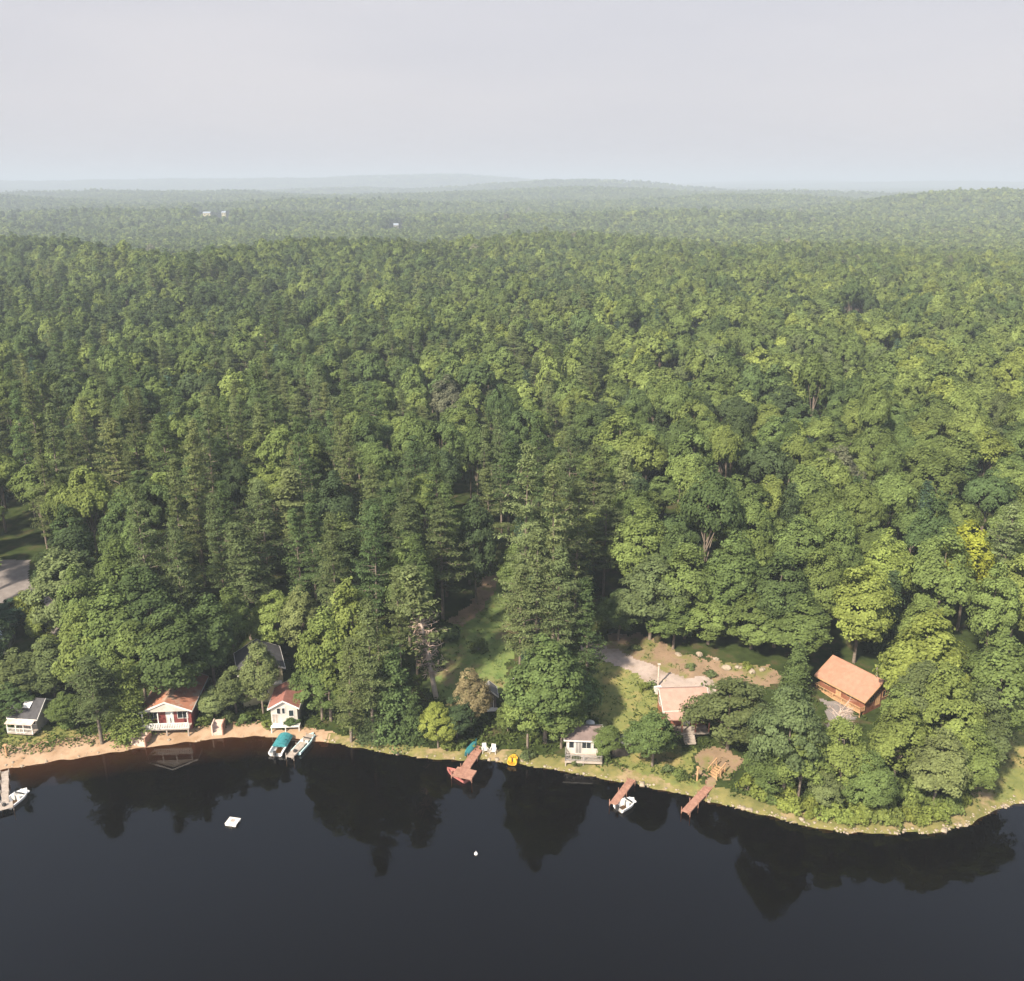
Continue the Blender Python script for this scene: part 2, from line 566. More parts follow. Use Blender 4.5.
LOT = gp((-40, 575), (-10, 560), (30, 560), (29, 588), (16, 602), (-40, 612))
sheet('paved_lot', M['asphalt'], LOT, 0.4, 0.06, 0.3)
LANE = strip(gp((20, 590), (42, 604), (58, 622), (72, 648)), 3.2)
sheet('lane', M['asphalt'], LANE, 0.35, 0.10, 0.2)
LEFTLAWN = gp((0, 738), (20, 728), (52, 726), (80, 728), (80, 737), (0, 748))
sheet('front_lawn', M['lawn'], LEFTLAWN, 0.3, 0.07, 0.9)

def haze():
    m, nt, out = new_mat('haze')
    v = N(nt, 'VolumePrincipled')
    v.inputs['Color'].default_value = (0.555, 0.65, 0.755, 1)
    v.inputs['Density'].default_value = 3.2e-4
    v.inputs['Anisotropy'].default_value = 0.0
    nt.links.new(v.outputs[0], out.inputs['Volume'])
    try:
        m.cycles.homogeneous_volume = True
    except Exception:
        pass
    b = MB().box(-13600, 13600, -620, 13400, -4.0, 160)
    o = b.build('haze', m)
    o['kind'] = 'stuff'
    o['label'] = 'pale summer haze over the forest and far hills'
haze()



# ------------------------------------------------------------------ buildings
def frame_on(side, L, W, u, z, w, h, t=0.06, d=0.05, off=0.0):
    """bars of a window or door frame on one wall of an L x W house; returns (frame MB, pane MB)"""
    fr, pn = MB(), MB()
    def put(mb, u0, u1, z0, z1, a, b):
        if side == 'front':
            mb.box(u0, u1, -W / 2 - b, -W / 2 - a, z0, z1)
        elif side == 'back':
            mb.box(u0, u1, W / 2 + a, W / 2 + b, z0, z1)
        elif side == 'right':
            mb.box(L / 2 + a, L / 2 + b, u0, u1, z0, z1)
        else:
            mb.box(-L / 2 - b, -L / 2 - a, u0, u1, z0, z1)
    a, b = off + 0.004, off + d
    put(fr, u - w / 2 - t, u - w / 2, z - t, z + h + t, a, b)
    put(fr, u + w / 2, u + w / 2 + t, z - t, z + h + t, a, b)
    put(fr, u - w / 2, u + w / 2, z - t, z, a, b)
    put(fr, u - w / 2, u + w / 2, z + h, z + h + t, a, b)
    if w > 0.7:
        put(fr, u - 0.02, u + 0.02, z, z + h, a + 0.012, b - 0.004)
    put(pn, u - w / 2, u + w / 2, z, z + h, a, a + 0.012)
    return fr, pn

def house(name, loc, rz, label, L, W, hw, rh, wall, roof, trim, ov=0.45, windows=(), doors=(), skirt=0.8, gable=None, ove=None, cat='house'):
    """a gabled house: ridge along local X, eaves along +-Y"""
    root = empty(name, loc, rz, label, cat)
    mb = MB()
    mb.box(-L / 2, L / 2, -W / 2, W / 2, -skirt, hw)
    mb.build('wall', wall, root)
    g = MB()
    tri = [(-W / 2, hw + 0.003), (W / 2, hw + 0.003), (0, hw + rh)]
    g.extrude(tri, 'x', -L / 2 + 0.01, L / 2 - 0.01)
    g.build('gable', gable or wall, root)
    ove = ov if ove is None else ove
    k = rh / (W / 2)
    t = 0.14
    rb = MB()
    for s in (-1, 1):
        rb.extrude([(0.0, hw + rh + 0.02), (0.0, hw + rh + 0.02 + t), (s * (W / 2 + ov), hw - k * ov + 0.02 + t), (s * (W / 2 + ov), hw - k * ov + 0.02)], 'x', -L / 2 - ove, L / 2 + ove)
    ro = rb.build('roof', roof, root)
    fb = MB()
    for xx in (-L / 2 - ove - 0.05, L / 2 + ove + 0.004):
        for s in (-1, 1):
            fb.extrude([(0.0, hw + rh - 0.06), (0.0, hw + rh + 0.18), (s * (W / 2 + ov), hw - k * ov + 0.18), (s * (W / 2 + ov), hw - k * ov - 0.06)], 'x', xx, xx + 0.045)
    for s in (-1, 1):
        y = s * (W / 2 + ov)
        fb.box(-L / 2 - ove, L / 2 + ove, min(y + s * 0.004, y + s * 0.05), max(y + s * 0.004, y + s * 0.05), hw - k * ov - 0.05, hw - k * ov + 0.15)
    fb.build('fascia', trim, root)
    for (side, u, z, w_, h_) in windows:
        fr, pn = frame_on(side, L, W, u, z, w_, h_)
        f = fr.build('window', trim, root)
        pn.build('pane', M['glass'], f)
    for (side, u, w_, h_, mt) in doors:
        fr, pn = frame_on(side, L, W, u, 0.03, w_, h_)
        f = pn.build('door', mt, root)
        fr.build('door_frame', trim, f)
    return root, ro

def railing(root, x0, x1, y0, y1, z, mat, sides, h=0.95, name='railing', step=0.28):
    mb = MB()
    def run(ax, c, a, b):
        n = max(1, int((b - a) / 1.6))
        for zz in (z + h, z + 0.15):
            mb.box(*((a, b, c - .035, c + .035) if ax == 'x' else (c - .035, c + .035, a, b)), zz - 0.04, zz + 0.04)
        for i in range(n + 1):
            p = a + (b - a) * i / n
            mb.box(*((p - .05, p + .05, c - .05, c + .05) if ax == 'x' else (c - .05, c + .05, p - .05, p + .05)), z, z + h + 0.08)
        p = a
        while p < b:
            mb.box(*((p - .02, p + .02, c - .02, c + .02) if ax == 'x' else (c - .02, c + .02, p - .02, p + .02)), z + 0.19, z + h - 0.04)
            p += step
    if 'front' in sides: run('x', y0, x0, x1)
    if 'left' in sides: run('y', x0, y0, y1)
    if 'right' in sides: run('y', x1, y0, y1)
    return mb.build(name, mat, root)

def deck(root, x0, x1, y0, y1, z, mat, name='deck'):
    mb = MB()
    p = y0
    while p < y1 - 0.02:
        mb.box(x0, x1, p, min(p + 0.24, y1), z - 0.06, z)
        p += 0.26
    mb.box(x0, x1, y0 - 0.06, y0 - 0.004, z - 0.25, z - 0.01)
    return mb.build(name, mat, root)

def posts(root, pts, z0, z1, mat, s=0.07, name='post'):
    for (x, y) in pts:
        MB().box(x - s, x + s, y - s, y + s, z0, z1).build(name, mat, root)

def place(px, py, up=0.0):
    x, y, z = at(px, py)
    return Vector((x, y, z + up))

LM = {}          # landmarks, for the trees' labels
def lm(key, o):
    LM[key] = (o.location.x, o.location.y)

# log house with the orange roof; ridge runs away to the left
p = place(855, 692, 0.0)
root, ro = house('log_house', p, R(-58), 'log house with a wide orange roof and a long front deck among trees', 8.6, 6.6, 2.25, 2.0, M['log'], M['roof_orange'], M['tan_wood'], ov=0.8, ove=0.6,
    windows=[('front', -2.9, 0.9, 1.1, 1.1), ('front', 1.6, 0.9, 1.4, 1.1), ('right', -1.7, 0.9, 1.0, 1.1), ('right', 1.5, 0.9, 1.2, 1.1), ('right', 0, 2.65, 0.9, 0.7)],
    doors=[('front', -0.6, 0.9, 2.0, M['tan_wood']), ('right', -0.2, 0.9, 2.0, M['tan_wood'])], skirt=1.6)
deck(root, -4.4, 4.4, -4.3, -3.35, -0.02, M['tan_wood'])
railing(root, -4.4, 4.4, -4.27, -3.35, -0.02, M['tan_wood'], ('front', 'left', 'right'), 0.7)
posts(root, [(-4.3, -4.2), (-1.5, -4.2), (1.5, -4.2), (4.3, -4.2)], -1.6, -0.08, M['tan_wood'], name='deck_post')
MB().tube([(2.6, 1.2, 3.6), (2.6, 1.2, 5.6)], [0.16, 0.16], 8).build('chimney', M['metal'], ro)
root.scale = (.86, .86, .86)
lm('orange-roofed log house', root)

# pink-roofed lake house with a deep porch
p = place(681, 718, 0.5)
root, ro = house('lake_house', p, R(3), 'brown lake house with a pale pink roof and deep arched porch beside the driveway', 5.4, 5.0, 2.6, 1.3, M['brown_siding'], M['roof_pink'], M['white'], ov=0.5,
    windows=[('front', -1.9, 0.9, 1.2, 1.1), ('front', 1.9, 0.9, 1.2, 1.1), ('left', -1.2, 1.0, 1.0, 1.0), ('left', 1.2, 1.0, 1.0, 1.0), ('right', 0, 1.0, 1.2, 1.0)],
    doors=[('front', 0.0, 1.0, 2.1, M['white'])], skirt=1.4)
deck(root, -2.7, 2.7, -4.30, -2.52, -0.02, M['grey_wood'])
rf = MB().extrude([(-3.02, 2.32), (-3.02, 2.44), (-4.55, 2.12), (-4.55, 2.0)], 'x', -2.95, 2.95).build('porch_roof', M['roof_pink'], root)
ar = MB()
for c in (-1.77, 0.0, 1.77):                       # three shallow arches between the posts
    n = 10
    pts = [(c - 0.8 + 1.6 * i / n, 1.62 + 0.36 * math.sin(math.pi * i / n)) for i in range(n + 1)]
    ar.extrude(pts + [(c + 0.8, 2.1), (c - 0.8, 2.1)], 'y', -4.23, -4.15)
ar.build('porch_arch', M['brown_siding'], root)
posts(root, [(-2.64, -4.18), (-0.88, -4.18), (0.88, -4.18), (2.64, -4.18)], -0.02, 2.12, M['brown_siding'], 0.08, 'porch_post')
st = MB()
for i in range(4):
    st.box(-0.7, 0.7, -4.40 - 0.3 * (i + 1), -4.40 - 0.3 * i, -0.9, -0.16 - 0.17 * i)
st.build('steps', M['grey_wood'], root)
lm('pink-roofed house', root)

# white boathouse cottage
p = place(583, 748, 0.25)
root, ro = house('boathouse', p, R(-4), 'small white boathouse with mauve roof and grey front deck at the water edge', 4.3, 3.2, 2.1, 0.8, M['white_siding'], M['roof_mauve'], M['white'], ov=0.3,
    windows=[('front', -1.5, 0.8, 0.6, 0.9), ('front', 0.4, 0.8, 1.1, 0.9), ('front', 1.55, 0.8, 0.5, 0.9), ('right', 0, 0.9, 0.8, 0.8)], doors=[('front', -0.6, 0.75, 1.85, M['grey_siding'])], skirt=0.8)
deck(root, -2.3, 2.4, -3.3, -1.62, -0.02, M['grey_wood'])
railing(root, -2.25, 2.35, -3.25, -1.62, -0.02, M['grey_siding'], ('front', 'left', 'right'), 0.8, step=0.2)
posts(root, [(-2.2, -3.2), (0, -3.2), (2.3, -3.2)], -1.2, -0.08, M['grey_wood'], name='deck_post')
lm('white boathouse', root)

# dark shed beside it
p = place(619, 752, 0.1)
root, ro = house('shed', p, R(8), 'small dark shed with a slate grey roof beside the white boathouse', 2.0, 1.9, 1.7, 0.7, M['dark_siding'], M['roof_grey'], M['dark_siding'], ov=0.2, doors=[('right', 0, 0.7, 1.5, M['grey_wood'])], cat='shed')
lm('dark shed', root)

# red-roofed cabin, gable to the lake
p = place(177, 711, 0.35)
root, ro = house('lake_cabin', p, R(-86), 'red cabin with a rusty roof, white gable and white porch rail above the beach', 7.4, 6.0, 2.4, 1.25, M['red_siding'], M['roof_rust'], M['white'], ov=0.45, ove=0.9, gable=M['white_siding'],
    windows=[('right', -1.9, 0.8, 1.0, 1.1), ('right', 1.9, 0.8, 1.3, 1.1), ('front', -1.5, 0.9, 1.0, 1.0), ('front', 1.5, 0.9, 1.0, 1.0), ('back', 0.5, 0.9, 1.0, 1.0)], doors=[('right', 0.2, 0.9, 2.0, M['white'])], skirt=1.2)
dk = MB()
dk.box(3.72, 5.2, -3.0, 3.0, -0.1, -0.02)
dk.build('deck', M['grey_wood'], root)
rl = MB()
for zz in (0.12, 0.9):
    rl.box(5.12, 5.2, -3.0, 3.0, zz - 0.05, zz + 0.05)
q = -2.95
while q < 3.0:
    rl.box(5.13, 5.19, q - 0.07, q + 0.07, 0.17, 0.85)
    q += 0.22
rl.build('railing', M['white'], root)
posts(root, [(5.05, -2.9), (5.05, -0.9), (5.05, 0.9), (5.05, 2.9)], -0.02, 2.35, M['white'], 0.06, 'porch_post')
posts(root, [(5.0, -2.8), (5.0, 0.0), (5.0, 2.8)], -1.2, -0.1, M['grey_wood'], 0.08, 'deck_post')
MB().extrude([(-3.3, 2.28), (3.3, 2.28), (0, 3.45)], 'x', 4.42, 4.5).build('porch_gable', M['white_siding'], root)
MB().box(-1.0, -0.4, -0.5, 0.1, 2.6, 4.3).build('chimney', M['stone'], ro)
lm('red cabin', root)

# white cabin with a red roof
p = place(288, 715, 0.35)
root, ro = house('cottage', p, R(-86), 'small white cottage with a steep red roof, half behind a bushy tree', 5.0, 3.5, 2.4, 1.0, M['white_siding'], M['roof_red'], M['white'], ov=0.35, ove=0.3,
    windows=[('right', -0.7, 1.4, 0.45, 0.85), ('right', -0.05, 1.4, 0.35, 0.85), ('right', 0.95, 1.0, 0.6, 0.9), ('front', 0, 0.9, 0.9, 1.0)], doors=[('right', -1.2, 0.75, 1.35, M['grey_wood'])], skirt=1.2)
MB().box(2.52, 3.5, -1.75, 2.1, -0.14, -0.02).build('deck', M['white'], root)
posts(root, [(3.4, -1.65), (3.4, 0.2), (3.4, 2.0)], -1.3, -0.14, M['white'], 0.06, 'deck_post')
lm('white cottage', root)

# taller house behind
p = place(262, 690, 0.2)
root, ro = house('tall_house', p, R(-70), 'tall olive house with a dark grey roof standing behind the small white cottage', 6.0, 5.6, 4.6, 1.5, M['cream_siding'], M['roof_dark'], M['white'], ov=0.4,
    windows=[('right', -1.3, 2.9, 0.9, 1.1), ('right', 1.3, 2.9, 0.9, 1.1), ('right', 0, 0.9, 1.2, 1.0), ('front', 1, 2.9, 0.9, 1.0), ('back', 0, 2.9, 0.9, 1.0)], skirt=1.0)
MB().box(3.06, 3.9, -2.6, 2.6, 2.42, 2.54).build('balcony', M['white'], root)
lm('tall olive house', root)

# grey cabin on the left with a skylight
p = place(35, 722, 0.3)
root, ro = house('grey_cabin', p, R(-6), 'grey cabin with a near-black roof, bright skylight and white porch by the beach', 3.7, 4.4, 2.1, 1.6, M['grey_siding'], M['roof_dark'], M['white'], ov=0.5,
    windows=[('front', -1.3, 0.8, 0.8, 0.9), ('front', 1.3, 0.8, 0.8, 0.9), ('right', 0.6, 0.9, 0.9, 1.0)], doors=[('front', 0, 0.8, 1.95, M['grey_wood'])], skirt=0.9)
k = 1.6 / 2.2
sk = MB()
ya, yb = -0.55, -1.5
za, zb = 3.7 + 0.16 + k * ya, 3.9 + 0.16 + k * yb
sk.extrude([(ya, za + 0.01), (ya, za + 0.09), (yb, zb + 0.09), (yb, zb + 0.01)], 'x', -0.55, 0.65)
sk.build('skylight', M['hull_white'], ro)
MB().box(-2.0, 2.0, -3.6, -2.22, -0.14, -0.03).build('deck', M['grey_wood'], root)
MB().extrude([(-2.52, 1.78), (-2.52, 1.86), (-3.75, 1.6), (-3.75, 1.52)], 'x', -2.1, 2.1).build('porch_roof', M['concrete'], root)
posts(root, [(-1.9, -3.5), (-0.6, -3.5), (0.6, -3.5), (1.9, -3.5)], -0.03, 1.54, M['white'], 0.06, 'porch_post')
railing(root, -1.95, 1.95, -3.52, -2.3, -0.03, M['white'], ('front',), 0.8, step=0.2)
root.scale = (.9, .9, .9)
lm('grey cabin', root)

# pale blue-grey roofed garage at the left edge
p = place(-6, 646, 0.1)
root, ro = house('garage', p, R(8), 'pale blue-grey roofed garage cut off by the left edge of the photo', 5.0, 4.6, 2.3, 1.0, M['grey_siding'], M['roof_blue'], M['white'], ov=0.3,
    windows=[('right', 1.2, 1.1, 0.8, 0.7)], doors=[('front', 0.0, 2.4, 2.0, M['white']), ('right', -0.9, 0.8, 1.95, M['grey_wood'])], cat='garage')
lm('blue-roofed garage', root)

# little hut above the dark dock
p = place(490, 704, 0.1)
root, ro = house('hut', p, R(-90 + 6), 'tiny dark hut with white gable trim in the trees above the garden chairs', 2.2, 1.6, 1.9, 0.75, M['dark_siding'], M['roof_grey'], M['white'], ov=0.25, doors=[('right', 0, 0.7, 1.6, M['dark_siding'])], cat='hut')
MB().box(1.12, 1.9, -0.95, 0.95, -0.16, -0.03).build('step', M['white'], root)
lm('tiny dark hut', root)

# far buildings across the valley
def far_building(px, py, L, label, up=9.0, wall=None):
    x, y, g = at(px, py, up)
    root, ro = house('far_building', (x, y, g), R(6), label, L, 12.0, up, 2.5, wall or M['white_siding'], M['roof_blue'], M['white'], ov=0.4,
                     windows=[('front', -L / 4, up - 3.4, 2.2, 1.5), ('front', L / 4, up - 3.4, 2.2, 1.5)], cat='building')
    FAR_POS.append((x, y, L))
FAR_POS = []
far_building(207, 213, 13.0, 'long pale building far off across the hazy valley, left one of two', 11.5, M['cream_siding'])
far_building(224, 212.5, 7.0, 'small pale building far off across the hazy valley, right one of two', 11.5, M['cream_siding'])
far_building(396, 225, 7.0, 'pale building far beyond the forest plateau, alone among hazy trees', 5.0, M['grey_siding'])

# ------------------------------------------------------------------ docks
def dock(a, b, wid, label, mat, z=0.55, group=None, platform=None, name='dock'):
    """a plank dock from pixel A on the bank to pixel B over the water"""
    xa, ya = flat(*a, z)
    xb, yb = flat(*b, z)
    ln = math.hypot(xb - xa, yb - ya)
    root = empty(name, (xa, ya, 0), math.atan2(yb - ya, xb - xa), label, 'dock', group)
    mb = MB()
    q = 0.0
    while q < ln:
        mb.box(q, min(q + 0.17, ln), -wid / 2, wid / 2, z - 0.05, z + random.uniform(-.006, .006))
        q += 0.185
    mb.build('deck', mat, root)
    sr = MB()
    for s in (-1, 1):
        sr.box(0, ln, s * (wid / 2 - 0.08) - 0.04, s * (wid / 2 - 0.08) + 0.04, z - 0.24, z - 0.058)
    sr.build('stringer', mat, root)
    n = max(2, int(ln / 2.0))
    for i in range(n + 1):
        for s in (-1, 1):
            xx = min(0.3 + (ln - 0.5) * i / n, ln - 0.15)
            MB().tube([(xx, s * (wid / 2 + 0.06), -1.2), (xx, s * (wid / 2 + 0.06), z + 0.35)], [0.05, 0.05], 6).build('post', mat, root)
    if platform:
        pl, pw, off = platform
        pb = MB()
        q = ln + 0.01
        while q < ln + pl:
            pb.box(q, q + 0.17, off - pw / 2, off + pw / 2, z - 0.05, z + random.uniform(-.006, .006))
            q += 0.185
        pb.box(ln + 0.02, ln + pl, off - pw / 2 + 0.02, off - pw / 2 + 0.1, z - 0.24, z - 0.058)
        pb.box(ln + 0.02, ln + pl, off + pw / 2 - 0.1, off + pw / 2 - 0.02, z - 0.24, z - 0.058)
        pb.build('platform', mat, root)
        for s in (-1, 1):
            MB().tube([(ln + pl - 0.15, off + s * (pw / 2 + 0.06), -1.4), (ln + pl - 0.15, off + s * (pw / 2 + 0.06), z + 0.35)], [0.05, 0.05], 6).build('post', mat, root)
    return root

GD = 'docks along the shore'
d1 = dock((5, 771), (5, 803), 0.75, 'long thin pale dock running straight out from the left beach', M['grey_wood'], group=GD, platform=(1.2, 2.6, -0.5))
d2 = dock((311, 734), (289, 757), 1.0, 'grey plank dock lying between two teal boats', M['grey_wood'], group=GD)
d3 = dock((480, 746), (465, 768), 1.2, 'pinkish wooden dock with a wide end platform and a red boat tied on', M['dock_wood'], group=GD, platform=(2.0, 2.6, 0.3))
d4 = dock((632, 779), (613, 804), 0.95, 'reddish brown dock with a small white boat beside its end', M['dock_wood'], group=GD)
d5 = dock((711, 784), (685, 812), 1.0, 'reddish brown dock below the orange wooden stairs', M['dock_wood'], group=GD)
lm('pale thin dock', d1); lm('teal boats', d2); lm('dock with the red boat', d3); lm('dock with the white boat', d4); lm('dock below the stairs', d5)

# ------------------------------------------------------------------ boats
def hull_mesh(L, W, Hh, sheer=0.15, bow=0.55, n=14):
    """open boat, bow at +x; returns outer+inner shell as one MB"""
    mb = MB()
    rows_o, rows_i = [], []
    for i in range(n + 1):
        t = i / n
        x = -L / 2 + L * t
        wq = W / 2 * (1 - max(0, (t - (1 - bow)) / bow) ** 2.3)
        wq = max(wq, 0.02)
        zt = Hh + sheer * max(0, t - 0.3) ** 2
        zb = 0.12 * max(0, t - 0.6) / 0.4
        o_ = [(x, -wq, zt), (x, -wq * 0.92, zt * .45), (x, -wq * 0.6, zb + 0.04), (x, 0, zb), (x, wq * 0.6, zb + 0.04), (x, wq * 0.92, zt * .45), (x, wq, zt)]
        k = max(0.0, 1 - 0.14 / max(wq, 0.15))
        i_ = [(x, -wq * k, zt - .004), (x, -wq * .8 * k, zt * .5), (x, -wq * .5 * k, zb + .12), (x, 0, zb + .1), (x, wq * .5 * k, zb + .12), (x, wq * .8 * k, zt * .5), (x, wq * k, zt - .004)]
        rows_o.append(o_)
        rows_i.append(i_)
    v = [p for r_ in rows_o for p in r_] + [p for r_ in rows_i for p in r_]
    m = 7
    off = (n + 1) * m
    f = []
    for i in range(n):
        for j in range(m - 1):
            f.append((i * m + j, i * m + j + 1, (i + 1) * m + j + 1, (i + 1) * m + j))
            f.append((off + i * m + j, off + (i + 1) * m + j, off + (i + 1) * m + j + 1, off + i * m + j + 1))
        for j in (0, m - 1):
            f.append((i * m + j, (i + 1) * m + j, off + (i + 1) * m + j, off + i * m + j))
    f.append(tuple(range(m)))
    f.append(tuple(off + j for j in range(m)))
    return mb.add(v, f)

def boat_at(px, py, ang, name, label, cat, L, W, Hh, mat, z=-0.12, group='boats at the shore'):
    x, y = flat(px, py)
    root = empty(name, (x, y, z), ang, label, cat, group)
    hull_mesh(L, W, Hh).build('hull', mat, root)
    return root

def screen_dir(a, b):
    xa, ya = flat(*a)
    xb, yb = flat(*b)
    return math.atan2(yb - ya, xb - xa)

def motorboat(px, py, ang, label, L=4.2, W=1.7, mat=None, cover=None, cover_span=(-.5, .25)):
    root = boat_at(px, py, ang, 'motorboat', label, 'boat', L, W, 0.62, mat or M['hull_white'])
    MB().extrude([(-W * .36, .5), (-W * .30, .62), (W * .30, .62), (W * .36, .5)], 'x', L * .22, L * .42).build('foredeck', mat or M['hull_white'], root)
    MB().extrude([(L * .16, .62), (L * .2, .62), (L * .12, 1.0), (L * .1, 1.0)], 'y', -W * .34, W * .34).build('windshield', M['glass'], root)
    for s in (-1, 1):
        se = MB().box(-.05, .45, s * .36 - .22, s * .36 + .22, .15, .46).box(-.14, -.03, s * .36 - .22, s * .36 + .22, .15, .9)
        se.build('seat', M['white'], root)
    om = MB().box(-L / 2 - .35, -L / 2 - .02, -.16, .16, .45, .98).box(-L / 2 - .24, -L / 2 - .12, -.06, .06, -.35, .44)
    om.build('outboard_motor', M['dark'], root)
    if cover:
        n = 8
        cv = MB()
        a, b = cover_span[0] * L, cover_span[1] * L
        pts = [(-W * .52 + W * 1.04 * i / n, .58 + .5 * math.sin(math.pi * i / n) ** .7) for i in range(n + 1)]
        cv.extrude(pts, 'x', a, b)
        cv.build('cover', cover, root)
    return root

# left dock boat: white, roundish, with a dark cockpit
b = motorboat(17, 800, R(75), 'white motorboat moored at the end of the thin left dock', 3.4, 1.9)
b = motorboat(281, 747, screen_dir((276, 756), (285, 741)), 'white boat with a bright teal canvas cover on the left of the grey dock', 4.2, 1.9, cover=M['teal'], cover_span=(-.15, .48))
# pale blue boat to the right of the dock
b = motorboat(305, 745, screen_dir((299, 752), (312, 738)), 'pale teal boat with a white deck on the right of the grey dock', 4.6, 1.5, mat=M['hull_pale'])
# white boat by the fourth dock
b = motorboat(626, 806, R(40), 'small white boat with dark seats floating beside the reddish dock', 2.7, 1.7)

# red boat at the platform
rb_ = boat_at(457, 776, screen_dir((470, 782), (450, 770)), 'rowing_boat', 'faded red rowing boat lying against the pinkish dock platform', 'boat', 3.6, 1.3, 0.5, M['hull_red'])
for q in (-.9, 0.1, .95):
    MB().box(q - .12, q + .12, -.45, .45, .33, .37).build('thwart', M['dock_wood'], rb_)

# upturned teal canoe on the bank
x, y, z = at(471, 749)
can = empty('canoe', (x, y, z + .08), screen_dir((468, 753), (476, 743)), 'teal canoe lying upside down on the bank beside the pinkish dock', 'canoe', 'boats at the shore')
hb = MB()
n = 14
for_v, for_f = [], []
for i in range(n + 1):
    t = i / n * 2 - 1
    ww = .48 * (1 - abs(t) ** 2.2) + .015
    hh = .42 * (1 - .25 * abs(t) ** 3)
    for k_ in range(9):
        a_ = math.pi * k_ / 8
        for_v.append((t * 1.9, ww * math.cos(a_), hh * math.sin(a_)))
for i in range(n):
    for k_ in range(8):
        for_f.append((i * 9 + k_, (i + 1) * 9 + k_, (i + 1) * 9 + k_ + 1, i * 9 + k_ + 1))
for_f += [tuple(range(9)), tuple(n * 9 + k_ for k_ in range(9))]
hb.add(for_v, for_f).build('hull', M['teal'], can)
MB().box(-1.85, 1.85, -.03, .03, .405, .445).build('keel', M['teal'], can)

# yellow pedal boat at the edge
pb = boat_at(513, 762, R(80), 'pedal_boat', 'bright yellow pedal boat pulled up at the water edge', 'pedal boat', 2.3, 1.5, .5, M['yellow'], z=.12)
for s in (-1, 1):
    MB().box(-.55, -.1, s * .38 - .25, s * .38 + .25, .2, .55).box(-.68, -.53, s * .38 - .25, s * .38 + .25, .2, 1.0).build('seat', M['yellow'], pb)
MB().tube([(.35, 0, .3), (.3, 0, .85)], [.03, .03], 6).build('tiller', M['dark'], pb)
MB().box(.45, .95, -.3, .3, .4, .62).build('foredeck', M['yellow'], pb)

# swim raft
x, y = flat(233, 823)
sw = empty('swim_raft', (x, y, 0), R(-12), 'square white swim raft floating alone in open water', 'raft')
mb = MB()
q = -1.0
while q < .98:
    mb.box(-1.1, 1.1, q, q + .19, .38, .44)
    q += .2
mb.build('deck', M['white'], sw)
for s in (-1, 1):
    MB().tube([(-1.0, s * .75, .1), (1.0, s * .75, .1)], [.24, .24], 10).build('float', M['white'], sw)
mb = MB()
for s in (-.22, .22):
    mb.tube([(s, -.9, .45), (s, -.98, 1.0), (s, -1.1, 1.0), (s, -1.12, -.4)], [.025] * 4, 6)
for zz in (-.1, .12, .33):
    mb.box(-.22, .22, -1.15, -1.07, zz, zz + .03)
mb.build('ladder', M['metal'], sw)
MB().box(-.45, .35, -.2, .5, .445, .47).build('mat', M['grey_wood'], sw)

sw.scale = (.64, .64, .64)

# mooring buoy
x, y = flat(476, 854)
bu = empty('buoy', (x, y, 0), 0, 'tiny white mooring buoy alone in the middle of the lake', 'buoy')
prof = [(.02, -.3), (.2, -.2), (.3, 0), (.28, .16), (.16, .3), (.06, .36), (.06, .46), (.005, .48)]
bv, bf = [], []
for (rr, zz) in prof:
    for k_ in range(10):
        bv.append((rr * math.cos(k_ * .628318), rr * math.sin(k_ * .628318), zz))
for i in range(len(prof) - 1):
    for k_ in range(10):
        bf.append((i * 10 + k_, i * 10 + (k_ + 1) % 10, (i + 1) * 10 + (k_ + 1) % 10, (i + 1) * 10 + k_))
MB().add(bv, bf).build('float', M['hull_white'], bu)
MB().tube([(0, 0, .44), (.09, 0, .54), (0, 0, .62), (-.09, 0, .54), (0, 0, .44)], [.018] * 5, 5).build('mooring_ring', M['metal'], bu)

bu.scale = (.7, .7, .7)
pb.scale = (.82, .82, .82)
# ------------------------------------------------------------------ small things on the bank
def steps_block(px, py, rz, label, w_=1.7, h_=1.25, n=4):
    p = place(px, py, -.15)
    root = empty('beach_steps', p, rz, label, 'steps', 'steps down to the beach')
    mb = MB()
    for i in range(n):
        mb.box(-w_ / 2, w_ / 2, -.8 + .4 * i, .8, h_ * i / n + (.004 if i else 0), h_ * (i + 1) / n)
    mb.build('treads', M['concrete'], root)
    for s in (-1, 1):
        x0 = s * (w_ / 2 + .08)
        MB().box(x0 - .075, x0 + .075, -.85, .85, -.1, h_ + .12).build('side_wall', M['dock_wood'] if s > 0 else M['concrete'], root)
steps_block(142, 742, R(-8), 'pale concrete beach steps below the red cabin, farther left of the two')
steps_block(219, 731, R(4), 'pale concrete beach steps just right of the red cabin, beside low bushes', 1.2, 1.45)

p = place(147, 712)
tk = empty('propane_tank', p, 0, 'slim white gas cylinder standing left of the red cabin', 'gas tank')
prof = [(.2, 0), (.24, .05), (.24, 1.15), (.2, 1.32), (.07, 1.42), (.07, 1.55), (.001, 1.55)]
bv, bf = [], []
for (rr, zz) in prof:
    for k_ in range(12):
        a_ = k_ * math.pi / 6
        bv.append((rr * math.cos(a_), rr * math.sin(a_), zz))
for i in range(len(prof) - 1):
    for k_ in range(12):
        bf.append((i * 12 + k_, i * 12 + (k_ + 1) % 12, (i + 1) * 12 + (k_ + 1) % 12, (i + 1) * 12 + k_))
MB().add(bv, bf).build('cylinder', M['hull_white'], tk)
MB().tube([(0, 0, 1.5), (0, 0, 1.72)], [.11, .11], 8).build('valve_guard', M['white'], tk)

